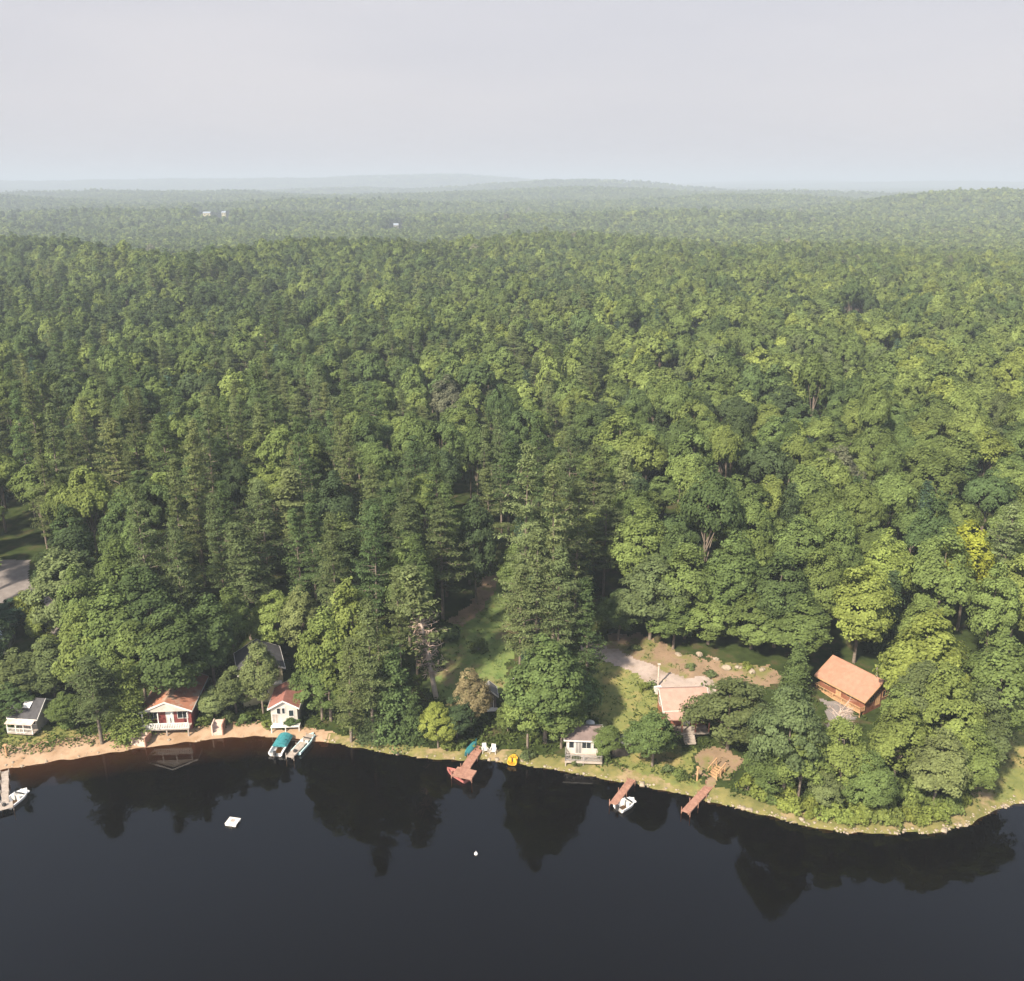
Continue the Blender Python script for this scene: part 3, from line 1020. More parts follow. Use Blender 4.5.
p = place(590, 729)
tk = empty('water_tank', p, R(20), 'round white water tank with a domed lid behind the white boathouse', 'tank')
prof = [(.62, 0), (.64, .06), (.62, .95), (.56, 1.08), (.3, 1.22), (.14, 1.25), (.14, 1.33), (.001, 1.33)]
bv, bf = [], []
for (rr, zz) in prof:
    for k_ in range(16):
        a_ = k_ * math.pi / 8
        bv.append((rr * math.cos(a_), rr * math.sin(a_), zz))
for i in range(len(prof) - 1):
    for k_ in range(16):
        bf.append((i * 16 + k_, i * 16 + (k_ + 1) % 16, (i + 1) * 16 + (k_ + 1) % 16, (i + 1) * 16 + k_))
MB().add(bv, bf).build('drum', M['hull_white'], tk)
MB().tube([(.6, 0, .15), (.85, 0, .15)], [.05, .05], 8).build('outlet', M['metal'], tk)

def chair(px, py, rz, label):
    p = place(px, py)
    c = empty('garden_chair', p, rz, label, 'chair', 'garden chairs by the dock')
    s = MB()
    for i in range(5):
        s.box(-.28, .28, -.3 + .12 * i, -.2 + .12 * i, .36, .39)
    s.build('seat', M['white'], c)
    bk = MB()
    for i in range(5):
        x0 = -.28 + .115 * i
        bk.extrude([(.3, .34), (.33, .34), (.55, 1.05), (.52, 1.05)], 'x', x0, x0 + .1)
    bk.build('backrest', M['white'], c)
    for s_ in (-1, 1):
        MB().box(s_ * .36 - .06, s_ * .36 + .06, -.36, .36, .58, .61).build('armrest', M['white'], c)
        MB().box(s_ * .36 - .03, s_ * .36 + .03, -.3, -.22, -.1, .58).build('leg', M['white'], c)
        MB().box(s_ * .36 - .03, s_ * .36 + .03, .24, .32, -.1, .58).build('leg', M['white'], c)
chair(485, 752, R(15), 'white slatted garden chair nearer to the pinkish dock')
chair(493, 753, R(-10), 'white slatted garden chair farther from the pinkish dock')

def pole(px, py, h, label, mat, name, r=0.1, cap=True, cat='post', arm=False):
    p = place(px, py)
    root = empty(name, p, 0, label, cat)
    MB().tube([(0, 0, -.3), (0, 0, h)], [r, r * .85], 8).build('shaft', mat, root)
    if cap:
        MB().box(-r * 1.5, r * 1.5, -r * 1.5, r * 1.5, h + .004, h + .08).build('cap', mat, root)
    if arm:
        a = MB().box(-.9, .9, -.06, .06, h - .6, h - .45).build('crossarm', mat, root)
        for q in (-.75, .75):
            MB().tube([(q, 0, h - .445), (q, 0, h - .25)], [.05, .04], 6).build('insulator', M['white'], a)
pole(658, 686, 3.4, 'pale wooden utility pole beside the gravel driveway', M['pale_bark'], 'utility_pole', .14, True, 'pole')
pole(697, 781, 1.9, 'short yellowish post beside the orange wooden stairs', M['tan_wood'], 'wooden_post', .12)
pole(7, 756, 1.6, 'short tan post standing on the left beach', M['tan_wood'], 'wooden_post', .14)

def box_bin(px, py, label):
    p = place(px, py)
    root = empty('storage_bin', p, R(15), label, 'bin')
    MB().box(-.45, .45, -.35, .35, 0, .8).build('body', M['white'], root)
    MB().extrude([(-.4, .805), (.4, .805), (.4, .92), (-.4, .85)], 'x', -.5, .5).build('lid', M['hull_white'], root)
box_bin(658, 693, 'white storage bin by the yellowish shrubs beside the driveway')

def dish(px, py, label):
    p = place(px, py)
    root = empty('satellite_dish', p, R(-160), label, 'dish')
    MB().tube([(0, 0, -.2), (0, 0, 2.2)], [.04, .04], 6).build('mast', M['metal'], root)
    v, f = [], []
    for i in range(5):
        for k_ in range(14):
            rr = .5 * i / 4 + .004
            a_ = k_ * 2 * math.pi / 14
            v.append((.22 * (rr / .5) ** 2 + .1, rr * math.cos(a_), 2.2 + rr * math.sin(a_) + .15 * (rr / .5) ** 2))
    for i in range(4):
        for k_ in range(14):
            f.append((i * 14 + k_, i * 14 + (k_ + 1) % 14, (i + 1) * 14 + (k_ + 1) % 14, (i + 1) * 14 + k_))
    MB().add(v, f).build('reflector', M['hull_white'], root)
    MB().tube([(.1, 0, 1.8), (.55, 0, 2.2)], [.02, .02], 5).build('feed_arm', M['metal'], root)
dish(515, 690, 'small white satellite dish on a mast in the leaves right of the tiny hut')

# orange stairs up from the last dock
a = Vector((*flat(711, 783), .55))
b3 = Vector(at(720, 771))
ln = (Vector((b3.x, b3.y)) - Vector((a.x, a.y))).length
stt = empty('wooden_stairs', (a.x, a.y, .8), math.atan2(b3.y - a.y, b3.x - a.x), 'orange wooden stairs climbing the bank from the right-hand reddish dock', 'stairs')
nst = max(5, int(ln / .32))
rise = max(.1, (b3.z + .25 - .5) / nst)
for i in range(nst):
    MB().box(.1 + i * ln / nst, .1 + (i + 1) * ln / nst - .02, -.55, .55, (i + 1) * rise - .05, (i + 1) * rise).build('tread', M['tan_wood'], stt)
for s in (-1, 1):
    MB().extrude([(.1, -.12), (ln + .1, nst * rise - .12), (ln + .1, nst * rise + .06), (.1, .1)], 'y', s * .6 - .035, s * .6 + .035).build('stringer', M['tan_wood'], stt)
    hr = MB()
    for t_ in (0.02, .5, .98):
        hr.box(.1 + t_ * ln - .04, .1 + t_ * ln + .04, s * .68 - .04, s * .68 + .04, t_ * nst * rise - .5, t_ * nst * rise + .95)
    hr.extrude([(.1, .9), (ln + .1, nst * rise + .9), (ln + .1, nst * rise + .98), (.1, .98)], 'y', s * .68 - .045, s * .68 + .045)
    hr.build('handrail', M['tan_wood'], stt)

# boulders along the top of the driveway and on the bank
def rock_mesh(seed, flatq=.7):
    r_ = np.random.default_rng(seed)
    import bmesh
    b = bmesh.new()
    bmesh.ops.create_icosphere(b, subdivisions=3, radius=1.0)
    k = r_.normal(size=(5, 3))
    for v in b.verts:
        c = np.array(v.co)
        s_ = 1 + .16 * math.sin(2.2 * c @ k[0] + 1) + .12 * math.sin(3.1 * c @ k[1]) + .06 * math.sin(6 * c @ k[2])
        for j in range(3, 5):
            n_ = k[j] / np.linalg.norm(k[j])
            d_ = c @ n_
            if d_ > .55:
                c = c - n_ * (d_ - .55) * .8
        v.co = Vector(c * s_) * 1.0
        v.co.z *= flatq
    me = bpy.data.meshes.new('boulder')
    b.to_mesh(me)
    b.free()
    me.materials.append(M['stone'])
    return me
RK = [rock_mesh(i) for i in range(4)]
ROCKS = [(621, 637, .55), (678, 655, .6), (699, 655, .75), (716, 660, .6), (727, 669, .8), (738, 668, .7), (752, 672, .7), (762, 670, .6), (646, 683, .45), (664, 681, .4)]
RL = ['pale boulder at the top of the driveway, apart from the row', 'pale boulder on the earth bank behind the utility pole, leftmost of its row of seven',
      'second boulder from the left in the row on the earth bank', 'third boulder from the left in the row on the earth bank', 'fourth boulder from the left in the row on the earth bank',
      'fifth boulder from the left in the row on the earth bank', 'sixth boulder from the left in the row on the earth bank', 'rightmost boulder of the row on the earth bank',
      'small boulder among yellowish shrubs left of the utility pole', 'small boulder just right of the foot of the utility pole']
for i, (px, py, s_) in enumerate(ROCKS):
    p = place(px, py, .1)
    o = link('boulder', RK[i % 4])
    o.location = p
    s_ *= .68
    o.scale = (s_ * random.uniform(.9, 1.3), s_, s_ * random.uniform(.8, 1.1))
    o.rotation_euler = (0, 0, random.uniform(0, 6))
    tag(o, RL[i], 'boulder', 'boulders along the earth bank')

# pebbles and pale stones edging the water: nobody could count them
sv, sf = [], []
base = [(-1, -1, -1), (1, -1, -1), (1, 1, -1), (-1, 1, -1), (-.7, -.7, .8), (.7, -.6, 1), (.6, .7, .8), (-.7, .7, .9)]
bfq = [(0, 3, 2, 1), (4, 5, 6, 7), (0, 1, 5, 4), (1, 2, 6, 5), (2, 3, 7, 6), (3, 0, 4, 7)]
for i in range(3400):
    x = rng.uniform(-75, 88)
    wgt = np.interp(x, [-60, -30, 0, 10, 28, 60], [.05, .08, .12, .2, .38, .45])
    if rng.random() > wgt:
        continue
    d_ = abs(rng.normal(0, .4)) - .12
    y = float(shore(x)) + d_
    s_ = min(.42, math.exp(rng.normal(-2.35, .5)))
    c = np.array([x, y, float(ground(x, y)) + s_ * .2])
    a_ = rng.uniform(0, 6.28)
    ca, sa = math.cos(a_), math.sin(a_)
    o_ = len(sv)
    for q in base:
        jx = q[0] * s_ * rng.uniform(.7, 1.2)
        jy = q[1] * s_ * rng.uniform(.7, 1.2)
        sv.append((c[0] + jx * ca - jy * sa, c[1] + jx * sa + jy * ca, c[2] + q[2] * s_ * .55))
    sf += [tuple(k_ + o_ for k_ in q) for q in bfq]
o = link('shore_stones', fast_mesh('shore_stones', np.array(sv), np.array(sf), [M['stone']]))
o['kind'] = 'stuff'
o['label'] = 'pale stones edging the water'
o['category'] = 'stones'
# ------------------------------------------------------------------ trees: meshes of leaf-sized faces
def unit(v):
    return v / (np.linalg.norm(v, axis=-1, keepdims=True) + 1e-9)

def leaf_quads(c, n, size, aspect, g):
    """one quad per centre, facing N, turned at random"""
    k = len(c)
    a = unit(np.cross(n, unit(g.normal(size=(k, 3)))))
    b = np.cross(n, a)
    s = (np.asarray(size) * np.ones(k) * g.uniform(.7, 1.3, k))[:, None] / 2
    a, b = a * s, b * s * aspect
    v = np.stack([c - a - b * .6, c + a * .3 - b, c + a + b * .6, c - a * .3 + b], 1).reshape(-1, 3)
    return v, np.arange(4 * k).reshape(k, 4)

def tubes(paths, n=5):
    """list of (points, radii) -> verts, quads"""
    V, Q, o = [], [], 0
    for pts, rad in paths:
        pts = np.array(pts, float)
        m = len(pts)
        t = unit(np.gradient(pts, axis=0))
        ref = np.where(np.abs(t[:, 2:3]) > .9, np.array([[1., 0, 0]]), np.array([[0, 0, 1.]]))
        a = unit(np.cross(t, ref))
        b = np.cross(t, a)
        w = np.arange(n) * 2 * math.pi / n
        ring = pts[:, None] + (a[:, None] * np.cos(w)[None, :, None] + b[:, None] * np.sin(w)[None, :, None]) * np.array(rad)[:, None, None]
        V.append(ring.reshape(-1, 3))
        i = np.arange(m - 1)[:, None] * n
        k = np.arange(n)[None]
        q = np.stack([i + k, i + (k + 1) % n, i + n + (k + 1) % n, i + n + k], -1).reshape(-1, 4)
        Q.append(q + o)
        o += m * n
    return np.concatenate(V), np.concatenate(Q)

def broadleaf(seed, ncl, nq, q, low=.26, hh=1.0, spread=1.0, lobes=7, flat_top=.9):
    """crown and trunk of a tree 16 m tall and about 8 m wide"""
    g = np.random.default_rng(seed)
    h, w = 16.0, 8.4 * spread
    zc, rz, rx = h * (low + 1) / 2, h * (1 - low) / 2, w / 2
    L = []
    for i in range(lobes):
        d = unit(g.normal(size=3))
        d[2] = abs(d[2]) * .9 - .25
        c = np.array([d[0] * rx * .52, d[1] * rx * .52, zc + d[2] * rz * .55])
        L.append((c, np.array([rx * g.uniform(.45, .62), rx * g.uniform(.45, .62), rz * g.uniform(.38, .52)])))
    L.append((np.array([0, 0, zc + rz * .42]), np.array([rx * .5, rx * .5, rz * .58])))
    C, O = [], []
    while len(C) < ncl:
        c, r = L[g.integers(len(L))]
        d = unit(g.normal(size=3))
        if d[2] < -.35 and g.random() < .7:
            continue
        p = c + d * r * g.uniform(.8, 1.05)
        if any(((p - c2) / r2 @ ((p - c2) / r2)) < .62 for c2, r2 in L):
            continue
        C.append(p)
        O.append(d)
    C, O = np.array(C), np.array(O)
    rc = g.uniform(.7, 1.25, ncl) * (1.0 if ncl > 40 else 1.5)
    d = unit(g.normal(size=(ncl, nq, 3)) + O[:, None] * .55 + np.array([0, 0, .3]))
    pos = C[:, None] + d * rc[:, None, None] * g.uniform(.55, 1.05, (ncl, nq, 1)) * np.array([1.1, 1.1, .8])
    OC = unit((C - np.array([0, 0, zc - rz * .3])) / np.array([rx, rx, rz]))
    nor = unit(d * .6 + OC[:, None] * .75 + np.array([0, 0, .15]) + g.normal(size=(ncl, nq, 3)) * .3)
    crown = leaf_quads(pos.reshape(-1, 3), nor.reshape(-1, 3), q, .75, g)
    bend = g.normal(size=2) * .35
    tr = [([(0, 0, -1.0), (bend[0] * .2, bend[1] * .2, h * .2), (bend[0], bend[1], h * .45), (bend[0] * .6, 0, h * .8)], [.30, .22, .16, .05])]
    for i in range(6):
        c, r = L[i % len(L)]
        z0 = h * g.uniform(.25, .5)
        tr.append(([(bend[0] * .6, bend[1] * .6, z0), ((c[0] + bend[0]) * .55, (c[1] + bend[1]) * .55, (z0 + c[2]) / 2 + .3), tuple(c)], [.12, .08, .03]))
    return crown, tubes(tr)

def pine(seed, nwh, per, tufts, nq, q, low=.30, width=4.2, dead=False, h=26.0):
    """eastern white pine, 26 m tall: flat plates of needles on whorled limbs"""
    g = np.random.default_rng(seed)
    C, Nn, limbs, twigs = [], [], [], []
    top = h
    lean = g.normal(size=2) * .5
    zs = np.linspace(h * low, h * .985, nwh)
    lop = g.uniform(0, 6.28)
    for i, z in enumerate(zs):
        f = max(0.0, min(1.0, (z / h - low) / (1 - low)))
        prof = (min(1, .62 + f * 1.2) if f < .35 else 1.0) * (1 - f ** 1.6) + .07
        ax = lean * (z / h) ** 2
        for k in range(per):
            a = g.uniform(0, 6.28)
            ln = (width * .62 if dead and f < .6 else width) * prof * g.uniform(.38, 1.18) * (1 + .22 * math.cos(a - lop))
            up = g.uniform(.02, .22) + .5 * f ** 2
            dv = np.array([math.cos(a), math.sin(a), 0])
            p0 = np.array([ax[0], ax[1], z + g.uniform(-.33, .33)])
            tip = p0 + dv * ln + np.array([0, 0, up * ln])
            mid = (p0 + tip) / 2 + np.array([0, 0, -.06 * ln])
            bare = dead and f < .6
            limbs.append(([p0, mid, tip], [.075, .05, .02]))
            if bare:
                for t in g.uniform(.2, 1, 9):
                    b = p0 + (tip - p0) * t
                    e = b + unit(g.normal(size=3)) * g.uniform(.4, 1.0)
                    twigs.append(([b, (b + e) / 2 + .05, e], [.04, .03, .015]))
                if g.random() < .75:
                    continue
            side = np.array([-dv[1], dv[0], 0])
            nt_ = max(2, int(tufts * (.5 + .5 * ln / width)))
            for t in np.linspace(.34, 1.0, nt_):
                b = p0 * (1 - t) + tip * t + np.array([0, 0, -.06 * ln * 4 * t * (1 - t) * .5]) + side * g.normal() * ln * .17 * (1.1 - .4 * t)
                sz = g.uniform(.32, .6)
                off = g.normal(size=(nq, 3)) * np.array([sz, sz, .11])
                C.append(b + off + np.array([0, 0, .12]))
                Nn.append(unit(np.array([0, 0, 1.0]) + dv * .25 + off * np.array([.5, .5, .8]) + g.normal(size=(nq, 3)) * .32))
    crown = leaf_quads(np.concatenate(C), np.concatenate(Nn), q, .4, g)
    pts = [(lean[0] * t * t, lean[1] * t * t, -1 + (h + .6) * t) for t in np.linspace(0, 1, 6)]
    trunk = tubes([(pts, [.36, .31, .26, .19, .11, .03])] + limbs, 5)
    return crown, trunk, (tubes(twigs, 3) if twigs else None)

def spruce(seed, nl, nq, q, w=2.6, h=14.0):
    g = np.random.default_rng(seed)
    C, Nn = [], []
    for i in range(nl):
        f = (i / nl) ** 1.1
        z = h * (.06 + .92 * f)
        r = w * (1 - f) ** .85 + .12
        n = max(3, int(9 * (1 - f) + 3))
        for k in range(n):
            a = g.uniform(0, 6.28)
            dv = np.array([math.cos(a), math.sin(a), 0])
            ln = r * g.uniform(.7, 1.12)
            for t in (.55, .8, 1.0):
                b = np.array([0, 0, z]) + dv * ln * t + np.array([0, 0, -.28 * ln * t])
                off = g.normal(size=(nq, 3)) * np.array([.33, .33, .14])
                C.append(b + off)
                Nn.append(unit(dv * .7 + np.array([0, 0, .8]) + g.normal(size=(nq, 3)) * .45))
    crown = leaf_quads(np.concatenate(C), np.concatenate(Nn), q, .55, g)
    return crown, tubes([([(0, 0, -1), (0, 0, h * .5), (0, 0, h)], [.24, .14, .02])], 5), None

def bare(seed, h=11.0):
    g = np.random.default_rng(seed)
    tr = [([(0, 0, -1), (.2, 0, h * .4), (0, .2, h * .9)], [.22, .15, .03])]
    tw = []
    for i in range(46):
        z = h * g.uniform(.3, .9)
        d = unit(g.normal(size=3) + np.array([0, 0, .7]))
        e = np.array([.1, 0, z]) + d * g.uniform(1.2, 2.8)
        tr.append(([(.1, 0, z), (np.array([.1, 0, z]) + e) / 2, e], [.06, .04, .02]))
        for k in range(9):
            t = g.uniform(.3, 1)
            b = np.array([.1, 0, z]) * (1 - t) + e * t
            x = b + unit(g.normal(size=3) + d * .5) * g.uniform(.4, 1.1)
            tw.append(([b, (b + x) / 2, x], [.028, .02, .012]))
    return None, tubes(tr, 5), tubes(tw, 3)

def shrub(seed, ncl=22, nq=34, q=.26):
    """bush about 2 m tall and 2.4 m wide"""
    g = np.random.default_rng(seed)
    d = unit(g.normal(size=(ncl, 3)))
    d[:, 2] = np.abs(d[:, 2])
    C = d * np.array([.85, .85, 1.25]) * g.uniform(.6, 1.05, (ncl, 1)) + np.array([0, 0, .3])
    e = unit(g.normal(size=(ncl, nq, 3)) + d[:, None] * .6)
    pos = C[:, None] + e * .45 * g.uniform(.5, 1.05, (ncl, nq, 1))
    nor = unit(e + d[:, None] * .4 + g.normal(size=(ncl, nq, 3)) * .45)
    crown = leaf_quads(pos.reshape(-1, 3), nor.reshape(-1, 3), q, .7, g)
    st = [([(0, 0, -.4), c * .5, c], [.05, .035, .015]) for c in C[:7]]
    return crown, tubes(st, 4)

# full-detail kinds for the individual trees
BROAD, BUSHY, PINE, SPRUCE, DEADPINE, BARE, SHRUB = [], [], [], [], [], [], []
CM, TM = 'crown', 'trunk'
for i in range(7):
    cr, tk = broadleaf(100 + i, 110, 90, .38, low=[.42, .48, .38, .45, .36, .5, .4][i], spread=[1, 1.1, .9, 1.15, .95, 1, 1.05][i], lobes=[6, 8, 7, 9, 6, 7, 8][i])
    BROAD.append((fast_mesh('broadleaf_crown', *cr, [M['leaf']]), fast_mesh('broadleaf_trunk', *tk, [M['bark']]), None))
for i in range(6):
    cr, tk = broadleaf(150 + i, 130, 88, .36, low=[.03, .06, .02, .08, .04, .05][i], spread=[1, 1.05, .95, 1.1, 1, .95][i], lobes=[8, 9, 8, 10, 9, 7][i])
    BUSHY.append((fast_mesh('broadleaf_crown', *cr, [M['leaf']]), fast_mesh('broadleaf_trunk', *tk, [M['bark']]), None))
for i in range(6):
    cr, tk, _ = pine(200 + i, 19, 5, 8, 15, .46, low=[.26, .34, .2, .3, .4, .24][i], width=[4.2, 4.8, 3.9, 5.2, 4.4, 4.6][i])
    PINE.append((fast_mesh('pine_crown', *cr, [M['leaf']]), fast_mesh('pine_trunk', *tk, [M['bark']]), None))
for i in range(3):
    cr, tk, _ = spruce(300 + i, 32, 12, .36, w=[2.6, 3.1, 2.3][i])
    SPRUCE.append((fast_mesh('spruce_crown', *cr, [M['leaf']]), fast_mesh('spruce_trunk', *tk, [M['bark']]), None))
cr, tk, tw = pine(400, 26, 6, 6, 10, .55, low=.18, width=3.3, dead=True)
DEADPINE.append((fast_mesh('pine_crown', np.concatenate([cr[0], tw[0]]), np.concatenate([cr[1], tw[1] + len(cr[0])]), [M['leaf'], M['dead_twig']], np.concatenate([np.zeros(len(cr[1])), np.ones(len(tw[1]))])), fast_mesh('pine_trunk', *tk, [M['pale_bark']]), None))
for i in range(2):
    _, tk, tw = bare(500 + i)
    BARE.append((fast_mesh('bare_crown', *tw, [M['dead_twig']]), fast_mesh('bare_trunk', *tk, [M['pale_bark']]), None))
for i in range(4):
    cr, st = shrub(600 + i)
    SHRUB.append((fast_mesh('shrub_foliage', *cr, [M['leaf']]), fast_mesh('shrub_stems', *st, [M['bark']]), None))
KIND = {'b': ('broadleaf_tree', 'broadleaf tree', BROAD, 16.0, 8.4), 'p': ('white_pine', 'white pine', PINE, 26.0, 8.6), 's': ('spruce_tree', 'spruce', SPRUCE, 14.0, 5.2),
        'd': ('dying_pine', 'pine', DEADPINE, 26.0, 6.4), 'x': ('bare_tree', 'bare tree', BARE, 11.0, 5.0), 'u': ('shrub', 'bush', SHRUB, 1.9, 2.5)}

# tones: the leaves' own colours
TONES = {
    'dark green': (0.046, 0.066, 0.030), 'deep green': (0.060, 0.088, 0.034), 'mid green': (0.084, 0.114, 0.038), 'light green': (0.114, 0.146, 0.045),
    'yellow-green': (0.130, 0.158, 0.042), 'bright yellow': (0.180, 0.205, 0.034), 'olive': (0.078, 0.100, 0.042), 'pale olive': (0.104, 0.126, 0.052),
    'blue-green': (0.048, 0.078, 0.048), 'grey-brown': (0.105, 0.110, 0.068), 'tan': (0.170, 0.140, 0.074)}

LIFT = 1.5
TREES = []       # dicts: kind, x, y, z, h, w, tone, top pixel

def add_tree(kind, x, y, h, w, tone, label=None, rx=0.0, ry=0.0):
    z = g1(x, y)
    TREES.append(dict(kind=kind, x=x, y=y, z=z, h=h, w=w, tone=tone, label=label, top=project(x, y, z + h), rx=rx, ry=ry, pin=bool(label)))

def by_top(kind, px, py, h, w, tone, label=None, **kw):
    """a tree H metres tall whose tip is seen at a pixel, standing where the ground is H below that sight line"""
    x, y, _ = at(px, py, h)
    y = max(y, float(shore(x)) + .8)
    add_tree(kind, x, y, h, w, tone, label, **kw)

# --- trees one can pick out in the photograph, by the tip
T = by_top
# far left, behind and around the grey cabin
T('b', 60, 553, 15, 10, 'pale olive', 'broad pale olive tree above the lane by the paved lot')
T('b', 22, 592, 6, 4.4, 'yellow-green', 'small yellow-green tree at the corner of the paved lot, topmost in the diagonal row')
T('b', 37, 603, 7, 4.2, 'light green', 'second small light tree in the diagonal row beside the lane')
T('b', 48, 636, 6, 4.2, 'yellow-green', 'lowest small yellow-green tree in the diagonal row beside the lane')
T('b', 8, 600, 6, 5, 'blue-green', 'low blue-green tree behind the pale blue garage roof')
T('b', 46, 640, 9, 7, 'olive', 'olive tree behind the grey cabin, right of the garage')
T('b', 14, 652, 8.5, 7.5, 'olive', 'olive tree behind the grey cabin, nearest the garage')
T('p', 88, 655, 13, 6.6, 'olive', 'dense olive pine on the beach edge right of the grey cabin')
T('s', 123, 660, 10.8, 5.0, 'light green', 'light green spruce between the grey cabin and the red cabin')
T('b', 8, 682, 6, 5.5, 'deep green', 'deep green tree left of the grey cabin near the beach')
T('b', 62, 694, 5, 4.5, 'mid green', 'low green tree at the right wall of the grey cabin')
T('b', 105, 590, 15, 9, 'mid green', 'rounded green tree behind the olive pine right of grey cabin')
T('b', 78, 610, 13, 8, 'light green', 'light green tree just right of the lane')
T('b', 135, 572, 16, 10, 'deep green', 'large deep green tree uphill between the lane and the red cabin')
T('b', 168, 610, 15, 10, 'deep green', 'dense deep green tree right behind the red cabin')
T('b', 135, 622, 13, 8, 'mid green', 'green tree behind the left wall of the red cabin')
T('b', 205, 600, 14, 8, 'deep green', 'deep green tree behind the red cabin, right of its ridge')
T('p', 172, 528, 17, 9.0, 'pale olive', 'wide pale olive pine uphill of the red cabin')
T('p', 240, 523, 19, 8.2, 'olive', 'tall pine with layered horizontal limbs behind the tall olive house')
T('p', 290, 468, 20, 9.8, 'pale olive', 'wide pale pine crown standing high behind the layered pine')
T('p', 252, 480, 19, 7.8, 'olive', 'olive pine just left of the wide pale pine crown')
T('b', 228, 590, 13, 6, 'mid green', 'green tree beside the tall olive house, below the layered pine')
T('b', 257, 645, 10.5, 5.4, 'pale olive', 'sparse pale olive tree in front of the tall olive house')
T('b', 232, 668, 7, 5, 'olive', 'low olive tree left of the white cottage')
T('b', 213, 688, 4.6, 4.5, 'pale olive', 'low pale bushy tree right of the red cabin')
T('b', 300, 590, 12, 6, 'pale olive', 'pale olive tree behind the white cottage')
T('b', 324, 614, 16, 8, 'light green', 'bright bushy tree covering the right side of the white cottage')
T('b', 318, 658, 9.5, 6.6, 'mid green', 'low bushy tree at the beach touching the right side of the white cottage')
T('b', 345, 582, 19, 8, 'light green', 'tall light green tree behind the bushy tree by white cottage')
T('p', 366, 600, 20.5, 6.1, 'olive', 'olive pine at the shore right of the bushy tree by the cottage')
T('p', 345, 640, 15, 5.7, 'olive', 'lower olive pine at the water between bushy tree and dark spruce')
T('s', 392, 640, 14, 6.2, 'deep green', 'dark spruce at the water left of the dying pine')
T('s', 372, 672, 9.5, 4.6, 'dark green', 'short dark spruce at the water, left of the taller dark spruce')
T('s', 412, 690, 7.2, 4.0, 'deep green', 'short spruce at the water below the dying pine')
T('d', 432, 562, 20.5, 7.5, 'pale olive', 'leaning half-dead pine with bare pinkish limbs below a green top', ry=R(-7))
T('p', 440, 500, 20, 7.0, 'olive', 'slender olive pine with a long pale trunk left of the meadow')
T('p', 404, 494, 21, 7.4, 'olive', 'olive pine just left of the slender pale-trunked pine')
T('p', 372, 500, 19, 7.4, 'deep green', 'deep green pine in the gap left of the two slender pines')
T('b', 437, 704, 6.5, 4.2, 'yellow-green', 'bright yellow-green young tree on the bank left of the teal canoe')
T('b', 456, 698, 6, 5, 'dark green', 'dark bushy tree between the yellow-green young tree and the canoe')
T('b', 470, 672, 8.5, 5.0, 'tan', 'tan thin-leaved tree behind the teal canoe')
T('b', 508, 702, 4.6, 3.2, 'mid green', 'small green tree right of the tiny dark hut')
# central pine grove
T('p', 490, 468, 19, 6.6, 'olive', 'tall pine at the left shoulder of the central grove')
T('p', 525, 444, 31, 7.8, 'pale olive', 'tallest rear pine in the central grove, pale topped')
T('p', 556, 466, 28, 7.4, 'pale olive', 'pale pine in the middle of the central grove')
T('p', 468, 506, 14, 5.7, 'deep green', 'deep green pine at the dark upper end of the meadow')
T('p', 596, 446, 22, 7.8, 'olive', 'tall olive pine on the right of the central grove')
T('p', 622, 452, 21, 7.4, 'pale olive', 'rightmost tall pine of the central grove')
T('p', 578, 482, 23, 7.4, 'olive', 'olive pine in front of the rightmost grove pines')
T('p', 607, 490, 18.5, 6.6, 'olive', 'pine with a long visible trunk above the driveway')
T('p', 537, 528, 25, 7.0, 'pale olive', 'foremost pale pine of the central grove above the meadow edge')
T('p', 520, 566, 20, 5.7, 'pale olive', 'lower pale pine at the meadow edge in front of the grove')
T('p', 560, 550, 22, 6.6, 'olive', 'olive pine right of the foremost pale grove pine')
T('p', 590, 580, 17, 6.1, 'deep green', 'deep green pine at the top end of the driveway')
T('b', 546, 640, 15, 10, 'mid green', 'large rounded green tree at the shore below the pine grove')
T('b', 528, 676, 10.5, 6, 'light green', 'light green tree left of the large rounded shore tree')
T('b', 576, 666, 10, 6, 'deep green', 'deep green tree between the large shore tree and the lawn')
T('b', 562, 690, 8.5, 6, 'mid green', 'low green tree beside the white boathouse')
T('b', 620, 410, 19, 10, 'light green', 'light green crown high behind the pine grove')
# behind the clearing
T('b', 654, 560, 13, 9, 'olive', 'olive tree at the left end of the row behind the driveway')
T('b', 690, 546, 15, 8.4, 'mid green', 'large green tree behind the earth bank, second from the left')
T('b', 735, 536, 15.5, 9.2, 'mid green', 'largest leafy crown behind the earth bank')
T('b', 783, 556, 14.5, 8.6, 'deep green', 'deep green crown behind the earth bank, at its right end')
T('b', 712, 592, 8.5, 8, 'light green', 'light front tree directly above the boulders')
T('b', 756, 596, 8.5, 8, 'mid green', 'green front tree directly above the right boulders')
T('b', 676, 600, 8, 7, 'mid green', 'green front tree directly above the utility pole')
T('b', 805, 600, 10, 9, 'mid green', 'green tree left of the orange-roofed log house')
T('s', 800, 640, 9, 4.5, 'deep green', 'dark spruce at the left corner of the log house yard')
